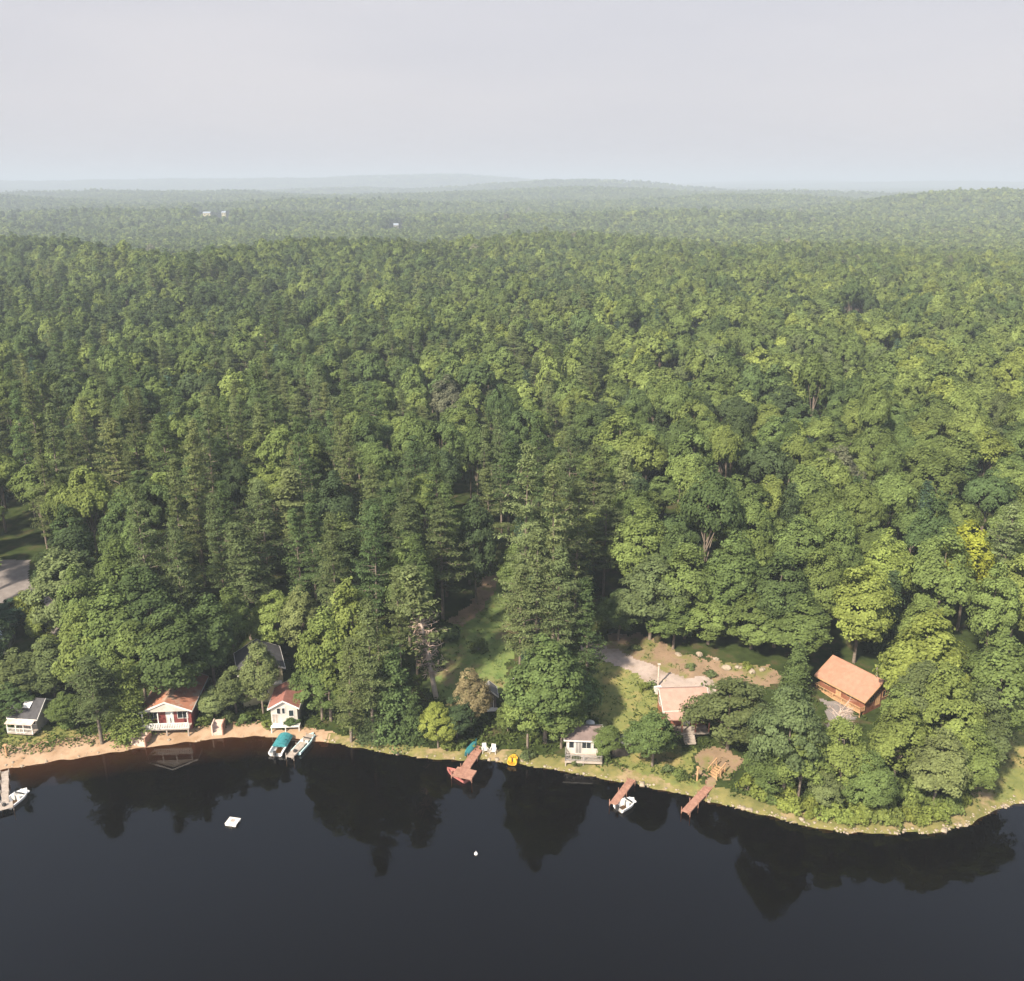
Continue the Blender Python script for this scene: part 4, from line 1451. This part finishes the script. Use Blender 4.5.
# right of the pink house
T('b', 733, 680, 10, 9.5, 'olive', 'round olive tree against the right wall of the pink-roofed house')
T('b', 655, 714, 7.5, 6.4, 'mid green', 'rounded green tree on the bank in front of the pink-roofed house')
T('b', 609, 726, 4.6, 3.6, 'mid green', 'small green tree between the white boathouse and dark shed')
T('b', 794, 688, 15, 7.2, 'olive', 'tall olive shore tree right of the round olive tree')
T('b', 806, 727, 10, 6, 'light green', 'light green tree at the shore, in front of the olive shore tree')
T('b', 772, 742, 7.5, 6.0, 'mid green', 'low green tree at the shore right of the orange stairs')
T('x', 842, 706, 7, 4.5, 'grey-brown', 'leafless grey tree on the gravel yard below the log house')
T('b', 846, 722, 10.5, 6.6, 'light green', 'light shore tree directly below the leafless grey tree')
T('b', 907, 688, 10.5, 6.6, 'light green', 'bright green tree beside the right wall of the log house')
T('b', 926, 664, 13.5, 7, 'olive', 'olive tree right of the bright tree by the log house')
T('b', 905, 700, 11.5, 6.6, 'light green', 'light green tree at the middle of the point, below the log house')
T('b', 952, 668, 14.5, 7.4, 'light green', 'tall light tree on the inner side of the point')
T('b', 987, 690, 12, 6.8, 'olive', 'rightmost olive tree on the point beside the side lawn')
T('b', 945, 734, 10, 6.6, 'pale olive', 'pale olive tree at the tip of the point')
T('b', 975, 726, 10, 6, 'mid green', 'green tree at the cove side of the point')
T('b', 874, 756, 8.0, 5, 'mid green', 'slim green tree at the shore with a pale trunk showing')
T('b', 828, 770, 5.5, 4, 'pale olive', 'low pale tree at the shore below the leafless grey tree')
T('b', 866, 566, 15, 9, 'yellow-green', 'yellow-green tree just above the log house ridge')
T('b', 932, 612, 16, 10, 'yellow-green', 'yellow-green crown uphill right of the log house')
T('b', 974, 526, 17, 8.5, 'bright yellow', 'vivid yellow crown standing out in the right-hand forest')
T('b', 1010, 640, 16, 9, 'mid green', 'green crown at the right edge above the side lawn')
T('b', 620, 592, 8, 7, 'deep green', 'deep green tree behind the top of the driveway')
T('b', 445, 378, 17, 9, 'grey-brown', 'grey-brown half-bare crown deep in the middle of the forest')
T('b', 205, 366, 16, 8, 'yellow-green', 'yellow-green crown far back in the left forest')
T('b', 838, 448, 15, 9, 'grey-brown', 'brownish thin crown far back in the right forest')

PINNED = len(TREES)

# --- keep-clear rules for the trees that fill the forest in
CLEAR = [LAWN, EARTH, gp((690, 745), (748, 752), (748, 790), (700, 792)), YARD, MEADOW, RIGHTLAWN, LOT, LANE, DRIVE, LEFTLAWN,
         gp((812, 668), (890, 672), (894, 712), (850, 740), (815, 700)), gp((662, 690), (712, 690), (712, 740), (662, 740)),
         gp((140, 676), (206, 676), (206, 722), (140, 722)), gp((262, 690), (312, 690), (312, 724), (262, 724)), gp((234, 668), (292, 668), (292, 700), (234, 700)),
         gp((14, 694), (60, 694), (60, 730), (14, 730)), gp((556, 728), (634, 728), (634, 760), (556, 760)), gp((-40, 620), (24, 626), (24, 655), (-40, 660)), gp((474, 690), (502, 690), (502, 716), (474, 716))]
CLEAR = [np.array(c) for c in CLEAR]
# things that stay in view: (x0, y0, x1, y1, how far off they stand)
VIEW = [(146, 672, 206, 726, 112), (262, 678, 300, 724, 110), (16, 684, 52, 732, 112), (560, 716, 632, 762, 103), (598, 634, 772, 700, 124), (660, 690, 708, 742, 109), (818, 646, 888, 716, 112),
        (440, 600, 506, 706, 128), (990, 706, 1040, 800, 112), (0, 556, 34, 606, 150), (0, 620, 24, 655, 130), (592, 660, 660, 740, 112), (824, 700, 850, 735, 104), (236, 646, 292, 690, 118)]

def blocked(x, y, h, w, z):
    for c in CLEAR:
        if c[:, 0].min() - 2 < x < c[:, 0].max() + 2 and c[:, 1].min() - 2 < y < c[:, 1].max() + 2 and bool(inside(c, np.array([x]), np.array([y]))[0]):
            return True
    tx, ty = project(x, y, z + h)
    bx, by = project(x, y, z)
    rr = w * .5 * F / math.hypot(y, H)
    for x0, y0, x1, y1, D in VIEW:
        if y < D and tx + rr > x0 and tx - rr < x1 and ty < y1 and by > y0:
            return True
    return False

grid = {}
def near_ok(x, y, w, k=.5):
    gx, gy = int(x // 8), int(y // 8)
    for i in (-1, 0, 1):
        for j in (-1, 0, 1):
            for (qx, qy, qw) in grid.get((gx + i, gy + j), ()):
                if math.hypot(qx - x, qy - y) < (w + qw) * .5 * k * 1.5:
                    return False
    return True
def put(x, y, w):
    grid.setdefault((int(x // 8), int(y // 8)), []).append((x, y, w))
for t in TREES:
    put(t['x'], t['y'], t['w'] * .8)

def pick_kind(x, y, d, u):
    px, _ = project(x, y, 20.0)
    p = .09 + .22 * float(sn(x, y, 60, 3))
    if d < 110:
        p += .24 * math.exp(-((px - 470) / 170) ** 2) + .15 * math.exp(-((px - 230) / 110) ** 2)
    if px < 330:
        p += .08
    if px > 640:
        p -= .14
    return 'p' if u < p else ('s' if u < p + .05 else 'b')

def pick_tone(kind, x, y, u):
    m = float(sn(x, y, 30, 6)) * .35 + float(sn(x, y, 110, 9)) * .75
    right = np.clip(x / (0.5 * y + 1), -1, 1) * .17
    v = u + m * .35 + right
    if kind == 'p':
        return 'deep green' if v < .3 else 'olive' if v < .75 else 'pale olive'
    if kind == 's':
        return 'dark green' if v < .4 else 'blue-green' if v < .8 else 'deep green'
    if rng.random() < .003:
        return 'grey-brown'
    return 'dark green' if v < .05 else 'deep green' if v < .28 else 'mid green' if v < .68 else 'light green' if v < 1.0 else ('olive' if rng.random() < .45 else 'yellow-green')

def gap(x, y):
    """dark lanes between the crowns: an old track and a wet hollow"""
    px, py = project(x, y, g1(x, y) + 8)
    for (x0, y0, x1, y1, wd) in ((500, 560, 455, 455, 9), (455, 455, 415, 372, 10), (0, 560, 16, 470, 12), (560, 420, 440, 430, 6)):
        dx, dy = x1 - x0, y1 - y0
        t = np.clip(((px - x0) * dx + (py - y0) * dy) / (dx * dx + dy * dy), 0, 1)
        if math.hypot(px - x0 - t * dx, (py - y0 - t * dy)) < wd:
            return True
    return False

RMAX = 460.0
cand = 0
while cand < 44000:
    cand += 1
    th = rng.uniform(-.78, .78)
    r = math.sqrt(rng.uniform(80 ** 2, RMAX ** 2))
    x, y = r * math.sin(th), r * math.cos(th)
    d = y - float(shore(x))
    if d < 3.0:
        continue
    if d < 25 and project(x, y, 3)[0] > 760:
        continue
    if d < 17:
        q_ = project(x, y, 3)[0]
        if -60 < q_ < 330 or 560 < q_ < 760:
            continue
    kind = pick_kind(x, y, d, rng.random())
    h = {'b': rng.normal(15.3, 2.2), 'p': rng.normal(22.5, 2.4), 's': rng.normal(14.5, 2.0)}[kind]
    w = {'b': rng.uniform(5.8, 9.0), 'p': rng.uniform(5, 7.2), 's': rng.uniform(4.2, 6)}[kind]
    if d > 90:
        h *= .80 if kind == 'p' else 1.0
    if d < 22:
        h *= .62 + .38 * d / 22
        w *= .7 + .3 * d / 22
    if not near_ok(x, y, w, .5 if d > 20 else .56):
        continue
    z = g1(x, y)
    if d < 90 and blocked(x, y, h, w, z):
        continue
    if d < 200 and gap(x, y):
        continue
    add_tree(kind, x, y, h, w, pick_tone(kind, x, y, rng.random()))
    put(x, y, w)

# --- which of them are things of their own: the nearest ones in the picture
def in_frame(t):
    tx, ty = t['top']
    return -25 < tx < 1049 and ty < 981
order = sorted([i for i in range(PINNED, len(TREES)) if in_frame(TREES[i])], key=lambda i: TREES[i]['y'])
room = {'b': 290, 'p': 250, 's': 60}
for t in TREES[:PINNED]:
    if t['kind'] in room:
        room[t['kind']] -= 1
single = list(range(PINNED))
for i in order:
    k = TREES[i]['kind']
    if room[k] > 0 and TREES[i]['y'] < 285:
        room[k] -= 1
        single.append(i)
singles = set(single)

# --- labels for the forest trees, each one different
COLS = [(90, 'the grey cabin'), (225, 'the red cabin'), (330, 'the white cottage'), (445, 'the dying pine'), (515, 'the meadow'), (600, 'the pine grove'), (720, 'the pink-roofed house'), (815, 'the earth bank'), (900, 'the log house'), (2000, 'the side lawn')]
BANDS = [(112, 'at the shore by'), (130, 'just behind'), (148, 'a little way behind'), (168, 'further up behind'), (190, 'well behind'), (215, 'far behind'), (245, 'very far behind'), (9999, 'deepest in the forest behind')]
ORD = ['leftmost', 'second from left', 'third from left', 'fourth from left', 'fifth from left', 'sixth from left', 'seventh from left', 'eighth from left', 'ninth from left', 'tenth from left', 'eleventh from left', 'twelfth from left', 'thirteenth from left', 'fourteenth from left']
buckets = {}
for i in single:
    t = TREES[i]
    if t['label']:
        continue
    px = t['top'][0]
    c = next(n for a, n in COLS if px < a)
    b = next(n for a, n in BANDS if t['y'] < a)
    buckets.setdefault((t['tone'], KIND[t['kind']][1], b, c), []).append(i)
for (tone, kn, b, c), ids in buckets.items():
    ids.sort(key=lambda i: TREES[i]['top'][0])
    for j, i in enumerate(ids):
        hs = 'tall ' if TREES[i]['h'] > (18 if TREES[i]['kind'] == 'b' else 25) else 'short ' if TREES[i]['h'] < (13 if TREES[i]['kind'] == 'b' else 19) else ''
        if len(ids) == 1:
            TREES[i]['label'] = f'{hs}{tone} {kn} {b} {c}'
        else:
            o_ = ORD[j] if j < len(ids) - 1 or j == 0 else 'rightmost'
            TREES[i]['label'] = f'{o_} {tone} {kn} {b} {c}'
GROUP = {'b': 'broadleaf trees of the forest', 'p': 'white pines of the forest', 's': 'spruces of the forest', 'd': None, 'x': None}

def make_tree(t, idx):
    name, kn, protos, ph, pw = KIND[t['kind']]
    if t['kind'] == 'b' and (t['pin'] or t['y'] - float(shore(t['x'])) < 42):
        protos = BUSHY
    cr, tk, tw = protos[idx % len(protos)]
    root = empty(name, (t['x'], t['y'], t['z'] - .1), random.uniform(0, 6.28), t['label'], 'tree' if t['kind'] != 'u' else 'bush', GROUP.get(t['kind']))
    if t['rx'] or t['ry']:
        root.rotation_euler = (t['rx'], t['ry'], 0)
    s = t['w'] / pw
    root.scale = (s, s, t['h'] / ph)
    base = TONES[t['tone']]
    k = random.uniform(.88, 1.12)
    j = random.uniform(-.05, .05)
    k *= LIFT
    colr = (base[0] * k * (1 + j), base[1] * k, base[2] * k * (1 - j), 1)
    if cr:
        o = link('foliage' if t['kind'] == 'u' else 'crown', cr, root)
        o.color = colr
    link('stem' if t['kind'] == 'u' else 'trunk', tk, root)
    if tw:
        link('dead_branches', tw, root)
    return root
for n_, i in enumerate(single):
    make_tree(TREES[i], n_ * 5 + int(TREES[i]['x'] * 7))

# --- bushes along the bank
BUSHES = []
def bush(px, py, h, w, tone, label):
    x, y, z = at(px, py)
    BUSHES.append(dict(kind='u', x=x, y=y, z=z, h=h, w=w, tone=tone, label=label, rx=0, ry=0, pin=True))
bush(645, 690, 1.4, 2.2, 'yellow-green', 'yellow-green bush beside the small boulder left of the utility pole')
bush(652, 687, 1.1, 1.6, 'pale olive', 'pale bush touching the foot of the utility pole')
bush(575, 762, 1.0, 2.6, 'olive', 'low olive bush in front of the white boathouse deck')
bush(603, 758, 2.2, 2.4, 'mid green', 'green bush at the right end of the white boathouse deck')
bush(292, 727, 1.6, 3.0, 'deep green', 'deep green bush right in front of the white cottage')
bush(268, 728, 1.3, 2.2, 'light green', 'light green bush left of the white cottage deck')
bush(205, 722, 1.6, 2.4, 'light green', 'light green bush right of the red cabin porch')
bush(228, 722, 1.9, 2.6, 'olive', 'olive bush beside the right-hand beach steps')
bush(245, 724, 1.7, 2.4, 'mid green', 'green bush between the beach steps and the white cottage')
bush(70, 728, 1.8, 2.6, 'mid green', 'green bush at the edge of the front lawn by the beach')
bush(14, 728, 1.9, 2.8, 'deep green', 'deep green bush left of the grey cabin porch')
bush(680, 778, 1.5, 2.4, 'mid green', 'green bush left of the short yellowish post by the stairs')
bush(668, 772, 1.2, 2.0, 'olive', 'olive bush left of the stairs, under the rounded bank tree')
bush(747, 668, 1.1, 2.0, 'yellow-green', 'yellow-green bush among the right boulders of the earth bank')
bush(710, 676, 1.0, 2.4, 'pale olive', 'pale bush on the earth bank above the driveway')
bush(690, 668, .9, 2.0, 'pale olive', 'pale bush on the earth bank just right of the pole')
bush(635, 650, 1.0, 2.4, 'olive', 'olive bush at the top of the driveway')
bush(452, 640, 2.4, 3.6, 'dark green', 'dark bush in the middle of the meadow')
bush(432, 668, 3.4, 4.0, 'dark green', 'dark bush on the left edge of the meadow')
bush(478, 650, 2.0, 3.4, 'mid green', 'green bush on the right side of the meadow')
bush(462, 748, 1.4, 2.0, 'mid green', 'green bush just left of the teal canoe')
bush(448, 750, 1.8, 2.4, 'light green', 'light green bush farther left of the teal canoe')
bush(528, 758, 1.2, 2.4, 'olive', 'olive bush on the bank right of the yellow pedal boat')
bush(1008, 730, 1.6, 2.6, 'olive', 'olive bush standing on the side lawn')
bn = 0
BP = []
for px, py in [(748, 790), (760, 796), (772, 801), (785, 806), (796, 811), (808, 814), (820, 817), (832, 818), (845, 821), (857, 822), (869, 822), (881, 823), (893, 823), (905, 822), (917, 822), (929, 820), (941, 817), (952, 812), (962, 804),
               (766, 786), (790, 796), (815, 804), (838, 808), (862, 812), (886, 812), (910, 810), (932, 806), (950, 799), (848, 798), (872, 800), (896, 800), (918, 797)]:
    BP.append((px, py))
BP.sort()
nm = ['first', 'second', 'third', 'fourth', 'fifth', 'sixth', 'seventh', 'eighth', 'ninth', 'tenth', 'eleventh', 'twelfth', 'thirteenth', 'fourteenth', 'fifteenth', 'sixteenth', 'seventeenth', 'eighteenth', 'nineteenth', 'twentieth']
nm += ['twenty-' + s_ for s_ in nm[:9]] + ['thirtieth', 'thirty-first', 'thirty-second']
for j, (px, py) in enumerate(BP):
    tone = ['light green', 'yellow-green', 'yellow-green', 'mid green', 'light green', 'yellow-green'][int(rng.integers(6))]
    bush(px, py, rng.uniform(1.5, 2.9), rng.uniform(2.2, 3.4), tone, f'{tone} bush on the point below the log house, {nm[j]} from the stairs')
for n_, t in enumerate(BUSHES):
    o = make_tree(t, n_)
    o['group'] = 'bushes along the bank'

# --- the rest of the forest: one object, its trees placed by geometry nodes
PC = bpy.data.collections.new('forest_kinds')
def proto(name, parts):
    V, Q, MI, o = [], [], [], 0
    for k, (v, q) in enumerate(parts):
        V.append(v)
        Q.append(q + o)
        MI.append(np.full(len(q), k))
        o += len(v)
    me = fast_mesh(name, np.concatenate(V), np.concatenate(Q), [M['forest_leaf'], M['bark']], np.concatenate(MI))
    PC.objects.link(bpy.data.objects.new(name, me))
for i in range(5):                                  # 0-4 leafy, nearer
    proto(f'kind_a{i}', broadleaf(700 + i, 84, 44, .58, low=.46, lobes=6 + i % 3))
for i in range(4):                                  # 5-8 pines, nearer
    proto(f'kind_b{i}', pine(720 + i, 14, 6, 6, 8, .85, low=.3, width=4.6)[:2])
for i in range(4):                                  # 9-12 leafy, far
    proto(f'kind_c{i}', broadleaf(740 + i, 36, 14, 1.4, low=.46, lobes=5)[:1])
for i in range(3):                                  # 13-15 pines, far
    proto(f'kind_d{i}', pine(760 + i, 11, 4, 3, 5, 1.8, low=.25, width=4.8)[:1])
def stand(seed):
    g = np.random.default_rng(seed)
    V, Q, o = [], [], 0
    for k in range(11):
        (v, q), _ = broadleaf(seed * 20 + k, 9, 8, 3.6, low=.1, lobes=4)
        s_ = g.uniform(.8, 1.25)
        V.append(v * s_ + np.array([g.uniform(-30, 30), g.uniform(-26, 26), 0]))
        Q.append(q + o)
        o += len(v)
    return [(np.concatenate(V), np.concatenate(Q))]
for i in range(3):                                  # 16-18 stands of trees, farthest
    proto(f'kind_e{i}', stand(40 + i))

P, IDX, SC, RZ, TN = [], [], [], [], []
def far_tree(x, y, z, kind, h, w, tone, far):
    P.append((x, y, z - .3))
    if kind == 'p':
        IDX.append((13 + rng.integers(3)) if far else 5 + rng.integers(4))
        SC.append((w / 8.8, w / 8.8, h / 26))
    elif kind == 'e':
        IDX.append(16 + rng.integers(3))
        SC.append((w, w, h))
    else:
        IDX.append((9 + rng.integers(4)) if far else rng.integers(5))
        SC.append((w / 8.4, w / 8.4, h / 16))
    RZ.append(rng.uniform(0, 6.28))
    b = np.array(TONES[tone]) * rng.uniform(.85, 1.15) * LIFT
    TN.append((*b, 1.0))
for i, t in enumerate(TREES):
    if i not in singles:
        k = t['kind']
        far_tree(t['x'], t['y'], t['z'], 'p' if k in 'ps' else 'b', t['h'], t['w'], t['tone'], False)

def ring(r0, r1, cell, half, kindp, fn):
    n = int((r1 ** 2 - r0 ** 2) * half / cell ** 2)
    # jittered hexagonal grid
    ys = np.arange(r0 * math.cos(half), r1, cell * .87)
    for j, yy in enumerate(ys):
        hw = min(yy * math.tan(half), r1 * math.sin(half)) + 30
        xs = np.arange(-hw, hw, cell) + (cell / 2 if j % 2 else 0)
        xs = xs + rng.uniform(-.42, .42, len(xs)) * cell
        yv = yy + rng.uniform(-.42, .42, len(xs)) * cell
        rr = np.hypot(xs, yv)
        ok = (rr >= r0) & (rr < r1) & (yv - shore(xs) > 6)
        xs, yv = xs[ok], yv[ok]
        zs = ground(xs, yv)
        for x, y, z in zip(xs, yv, zs):
            fn(float(x), float(y), float(z))

def mid_fn(x, y, z):
    u = rng.random()
    k = 'p' if u < .05 + .16 * float(sn(x, y, 80, 3)) + (.55 if x < 0 and sn(x * .45, y, 46, 11) > .48 else 0) else 'b'
    far_tree(x, y, z, k, rng.normal(17.6, 1.4) if k == 'p' else rng.normal(15.3, 2.2), rng.uniform(6.2, 9.0), pick_tone(k, x, y, rng.random()), math.hypot(x, y) > 800)
ring(RMAX, 1250, 5.0, .70, 0, mid_fn)
def far_fn(x, y, z):
    for bx, by, bl in FAR_POS:
        if abs(x - bx * y / by) < bl * .75 + 8 and by - 430 < y < by + 12:
            return
    u = rng.random()
    k = 'p' if u < .05 + .16 * float(sn(x, y, 130, 3)) else 'b'
    far_tree(x, y, z, k, rng.normal(18, 1.6) if k == 'p' else rng.normal(17, 2.6), rng.uniform(7.5, 10.5), pick_tone(k, x, y, rng.random()), True)
ring(1250, 3300, 8.6, .62, 0, far_fn)
def stand_fn(x, y, z):
    far_tree(x, y, z - 2, 'e', rng.uniform(.9, 1.25), rng.uniform(.9, 1.3), pick_tone('b', x, y, rng.random()), True)
ring(3300, 11500, 58, .58, 0, stand_fn)

P, SC, TN = np.array(P, np.float32), np.array(SC, np.float32), np.array(TN, np.float32)
me = bpy.data.meshes.new('forest')
me.vertices.add(len(P))
me.vertices.foreach_set('co', P.ravel())
def attr(name, typ, data, key):
    a = me.attributes.new(name, typ, 'POINT')
    a.data.foreach_set(key, np.ascontiguousarray(data).ravel())
attr('pick', 'INT', np.array(IDX, np.int32), 'value')
attr('size', 'FLOAT_VECTOR', SC, 'vector')
attr('turn', 'FLOAT', np.array(RZ, np.float32), 'value')
attr('tone', 'FLOAT_COLOR', TN, 'color')
forest = link('forest', me)
forest['kind'] = 'stuff'
forest['label'] = 'unbroken green forest reaching back to the hazy hills'
forest['category'] = 'forest'
me.materials.append(M['forest_leaf'])
ng = bpy.data.node_groups.new('forest', 'GeometryNodeTree')
ng.interface.new_socket('Geometry', in_out='INPUT', socket_type='NodeSocketGeometry')
ng.interface.new_socket('Geometry', in_out='OUTPUT', socket_type='NodeSocketGeometry')
gi = ng.nodes.new('NodeGroupInput')
go = ng.nodes.new('NodeGroupOutput')
ci = ng.nodes.new('GeometryNodeCollectionInfo')
ci.inputs['Collection'].default_value = PC
ci.inputs['Separate Children'].default_value = True
ci.inputs['Reset Children'].default_value = True
def named(n, t):
    x = ng.nodes.new('GeometryNodeInputNamedAttribute')
    x.data_type = t
    x.inputs['Name'].default_value = n
    return x.outputs['Attribute']
mp_ = ng.nodes.new('GeometryNodeMeshToPoints')
ip = ng.nodes.new('GeometryNodeInstanceOnPoints')
ip.inputs['Pick Instance'].default_value = True
cx = ng.nodes.new('ShaderNodeCombineXYZ')
er = ng.nodes.new('FunctionNodeEulerToRotation')
k = ng.links.new
k(gi.outputs[0], mp_.inputs[0])
k(mp_.outputs[0], ip.inputs['Points'])
k(ci.outputs[0], ip.inputs['Instance'])
k(named('pick', 'INT'), ip.inputs['Instance Index'])
k(named('turn', 'FLOAT'), cx.inputs['Z'])
k(cx.outputs[0], er.inputs[0])
k(er.outputs[0], ip.inputs['Rotation'])
k(named('size', 'FLOAT_VECTOR'), ip.inputs['Scale'])
k(ip.outputs[0], go.inputs[0])
md = forest.modifiers.new('forest', 'NODES')
md.node_group = ng
print('TREES', len(TREES), 'single', len(single), 'forest', len(P))

# --- undergrowth: low leaves under the forest edge and on the bank
g = np.random.default_rng(77)
C, Nn, SZ = [], [], []
for i in range(5200):
    x = g.uniform(-78, 88)
    d = g.gamma(2.0, 4.0) + 1.6
    y = float(shore(x)) + d
    if any(bool(inside(c, np.array([x]), np.array([y]))[0]) for c in CLEAR):
        if g.random() < .9:
            continue
    z = g1(x, y)
    n_ = int(g.integers(6, 14))
    s_ = g.uniform(.25, .6)
    off = g.normal(size=(n_, 3)) * np.array([s_, s_, s_ * .5])
    off[:, 2] = np.abs(off[:, 2]) + .05
    C.append(np.array([x, y, z]) + off)
    Nn.append(unit(g.normal(size=(n_, 3)) * .6 + np.array([0, 0, 1.0])))
    SZ.append(np.full(n_, s_ * .8))
for P_, n_t in ((CLEAR[0], 600), (CLEAR[1], 300), (CLEAR[4], 450), (CLEAR[5], 300), (CLEAR[9], 200)):
    lo_, hi_ = P_.min(0), P_.max(0)
    xy = g.uniform(lo_, hi_, (n_t, 2))
    xy = xy[inside(P_, xy[:, 0], xy[:, 1])]
    keep = np.ones(len(xy), bool)
    for k_ in (3, 6, 7, 8, 10, 11, 12, 13, 14, 15, 16):
        keep &= ~inside(CLEAR[k_], xy[:, 0], xy[:, 1])
    for x, y in xy[keep]:
        n_ = int(g.integers(3, 8))
        s_ = g.uniform(.1, .3) * (1.8 if g.random() < .08 else 1)
        off = g.normal(size=(n_, 3)) * np.array([s_, s_, s_ * .4])
        off[:, 2] = np.abs(off[:, 2]) + .07
        C.append(np.array([x, y, g1(x, y)]) + off)
        Nn.append(unit(g.normal(size=(n_, 3)) * .6 + np.array([0, 0, 1.0])))
        SZ.append(np.full(n_, s_))
v, q = leaf_quads(np.concatenate(C), np.concatenate(Nn), np.concatenate(SZ), .6, g)
o = link('undergrowth', fast_mesh('undergrowth', v, q, [M['leaf']]))
o.color = (.085, .115, .035, 1)
o['kind'] = 'stuff'
o['label'] = 'low leafy undergrowth along the bank and forest edge'
o['category'] = 'undergrowth'
# ------------------------------------------------------------------ light and render
SUN_EL, SUN_AZ = R(41), math.atan2(-0.62, -0.78)          # azimuth from +Y towards +X; the sun stands to the left and behind the camera
sd = Vector((math.sin(SUN_AZ) * math.cos(SUN_EL), math.cos(SUN_AZ) * math.cos(SUN_EL), math.sin(SUN_EL)))
sun = bpy.data.lights.new('sun', 'SUN')
sun.energy = 4.8
sun.angle = R(3.0)
sun.color = (1.0, 0.87, 0.70)
so = bpy.data.objects.new('sun', sun)
COL.objects.link(so)
so.rotation_euler = sd.to_track_quat('Z', 'Y').to_euler()
so.location = sd * 300

wd = bpy.data.worlds.new('World')
S.world = wd
wd.use_nodes = True
nt = wd.node_tree
nt.nodes.clear()
out = nt.nodes.new('ShaderNodeOutputWorld')
bg = nt.nodes.new('ShaderNodeBackground')
sky = nt.nodes.new('ShaderNodeTexSky')
sky.sky_type = 'NISHITA'
sky.sun_disc = False
sky.sun_elevation = SUN_EL
sky.sun_rotation = SUN_AZ % (2 * math.pi)
sky.altitude = 200
sky.air_density = 1.0
sky.dust_density = 4.0
sky.ozone_density = 1.0
# thin high overcast veil in front of the blue
tc = nt.nodes.new('ShaderNodeTexCoord')
mp = nt.nodes.new('ShaderNodeMapping')
mp.inputs['Scale'].default_value = (1.2, 1.2, 5.0)
no = nt.nodes.new('ShaderNodeTexNoise')
no.inputs['Scale'].default_value = 1.6
no.inputs['Detail'].default_value = 4.0
nt.links.new(tc.outputs['Generated'], mp.inputs[0])
nt.links.new(mp.outputs[0], no.inputs['Vector'])
rmp = nt.nodes.new('ShaderNodeValToRGB')
rmp.color_ramp.elements[0].position = 0.3
rmp.color_ramp.elements[0].color = (9.5, 9.6, 9.95, 1)
rmp.color_ramp.elements[1].position = 0.7
rmp.color_ramp.elements[1].color = (10.9, 10.75, 10.7, 1)
nt.links.new(no.outputs['Fac'], rmp.inputs[0])
mx = nt.nodes.new('ShaderNodeMixRGB')
mx.inputs[0].default_value = 0.86
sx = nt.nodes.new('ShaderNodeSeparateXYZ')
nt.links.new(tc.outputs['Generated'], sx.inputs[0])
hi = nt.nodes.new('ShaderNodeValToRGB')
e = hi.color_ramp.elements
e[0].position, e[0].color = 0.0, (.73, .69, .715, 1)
e[1].position, e[1].color = 1.0, (1.5, 1.5, 1.55, 1)  # zenith, out of view, brightened as added fill for shade between crowns
for ps, cl in ((.2, (.695, .68, .715, 1)), (.48, (.66, .79, 1.02, 1)), (.62, (.50, .63, .88, 1)), (.74, (.26, .33, .48, 1)), (.84, (1.0, 1.02, 1.1, 1))):  # unseen middle bands shaped for the tone of the water's reflection
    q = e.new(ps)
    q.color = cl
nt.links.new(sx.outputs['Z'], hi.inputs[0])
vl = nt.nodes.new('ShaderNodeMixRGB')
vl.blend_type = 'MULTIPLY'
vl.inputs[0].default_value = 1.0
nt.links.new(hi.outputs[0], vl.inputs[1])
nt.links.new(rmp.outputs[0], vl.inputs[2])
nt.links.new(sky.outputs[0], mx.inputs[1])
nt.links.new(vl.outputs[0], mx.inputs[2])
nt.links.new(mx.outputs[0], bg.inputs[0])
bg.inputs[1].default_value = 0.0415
nt.links.new(bg.outputs[0], out.inputs[0])

S.view_settings.view_transform = 'Standard'
S.view_settings.look = 'None'
S.view_settings.gamma = 1.0
S.view_settings.exposure = 1.35
S.view_settings.use_curve_mapping = False
S.render.engine = 'CYCLES'
c = S.cycles
c.use_denoising = True
c.max_bounces = 6
c.diffuse_bounces = 3
c.glossy_bounces = 3
c.transmission_bounces = 4
c.transparent_max_bounces = 8
c.volume_bounces = 0
c.use_adaptive_sampling = True
c.adaptive_threshold = 0.015
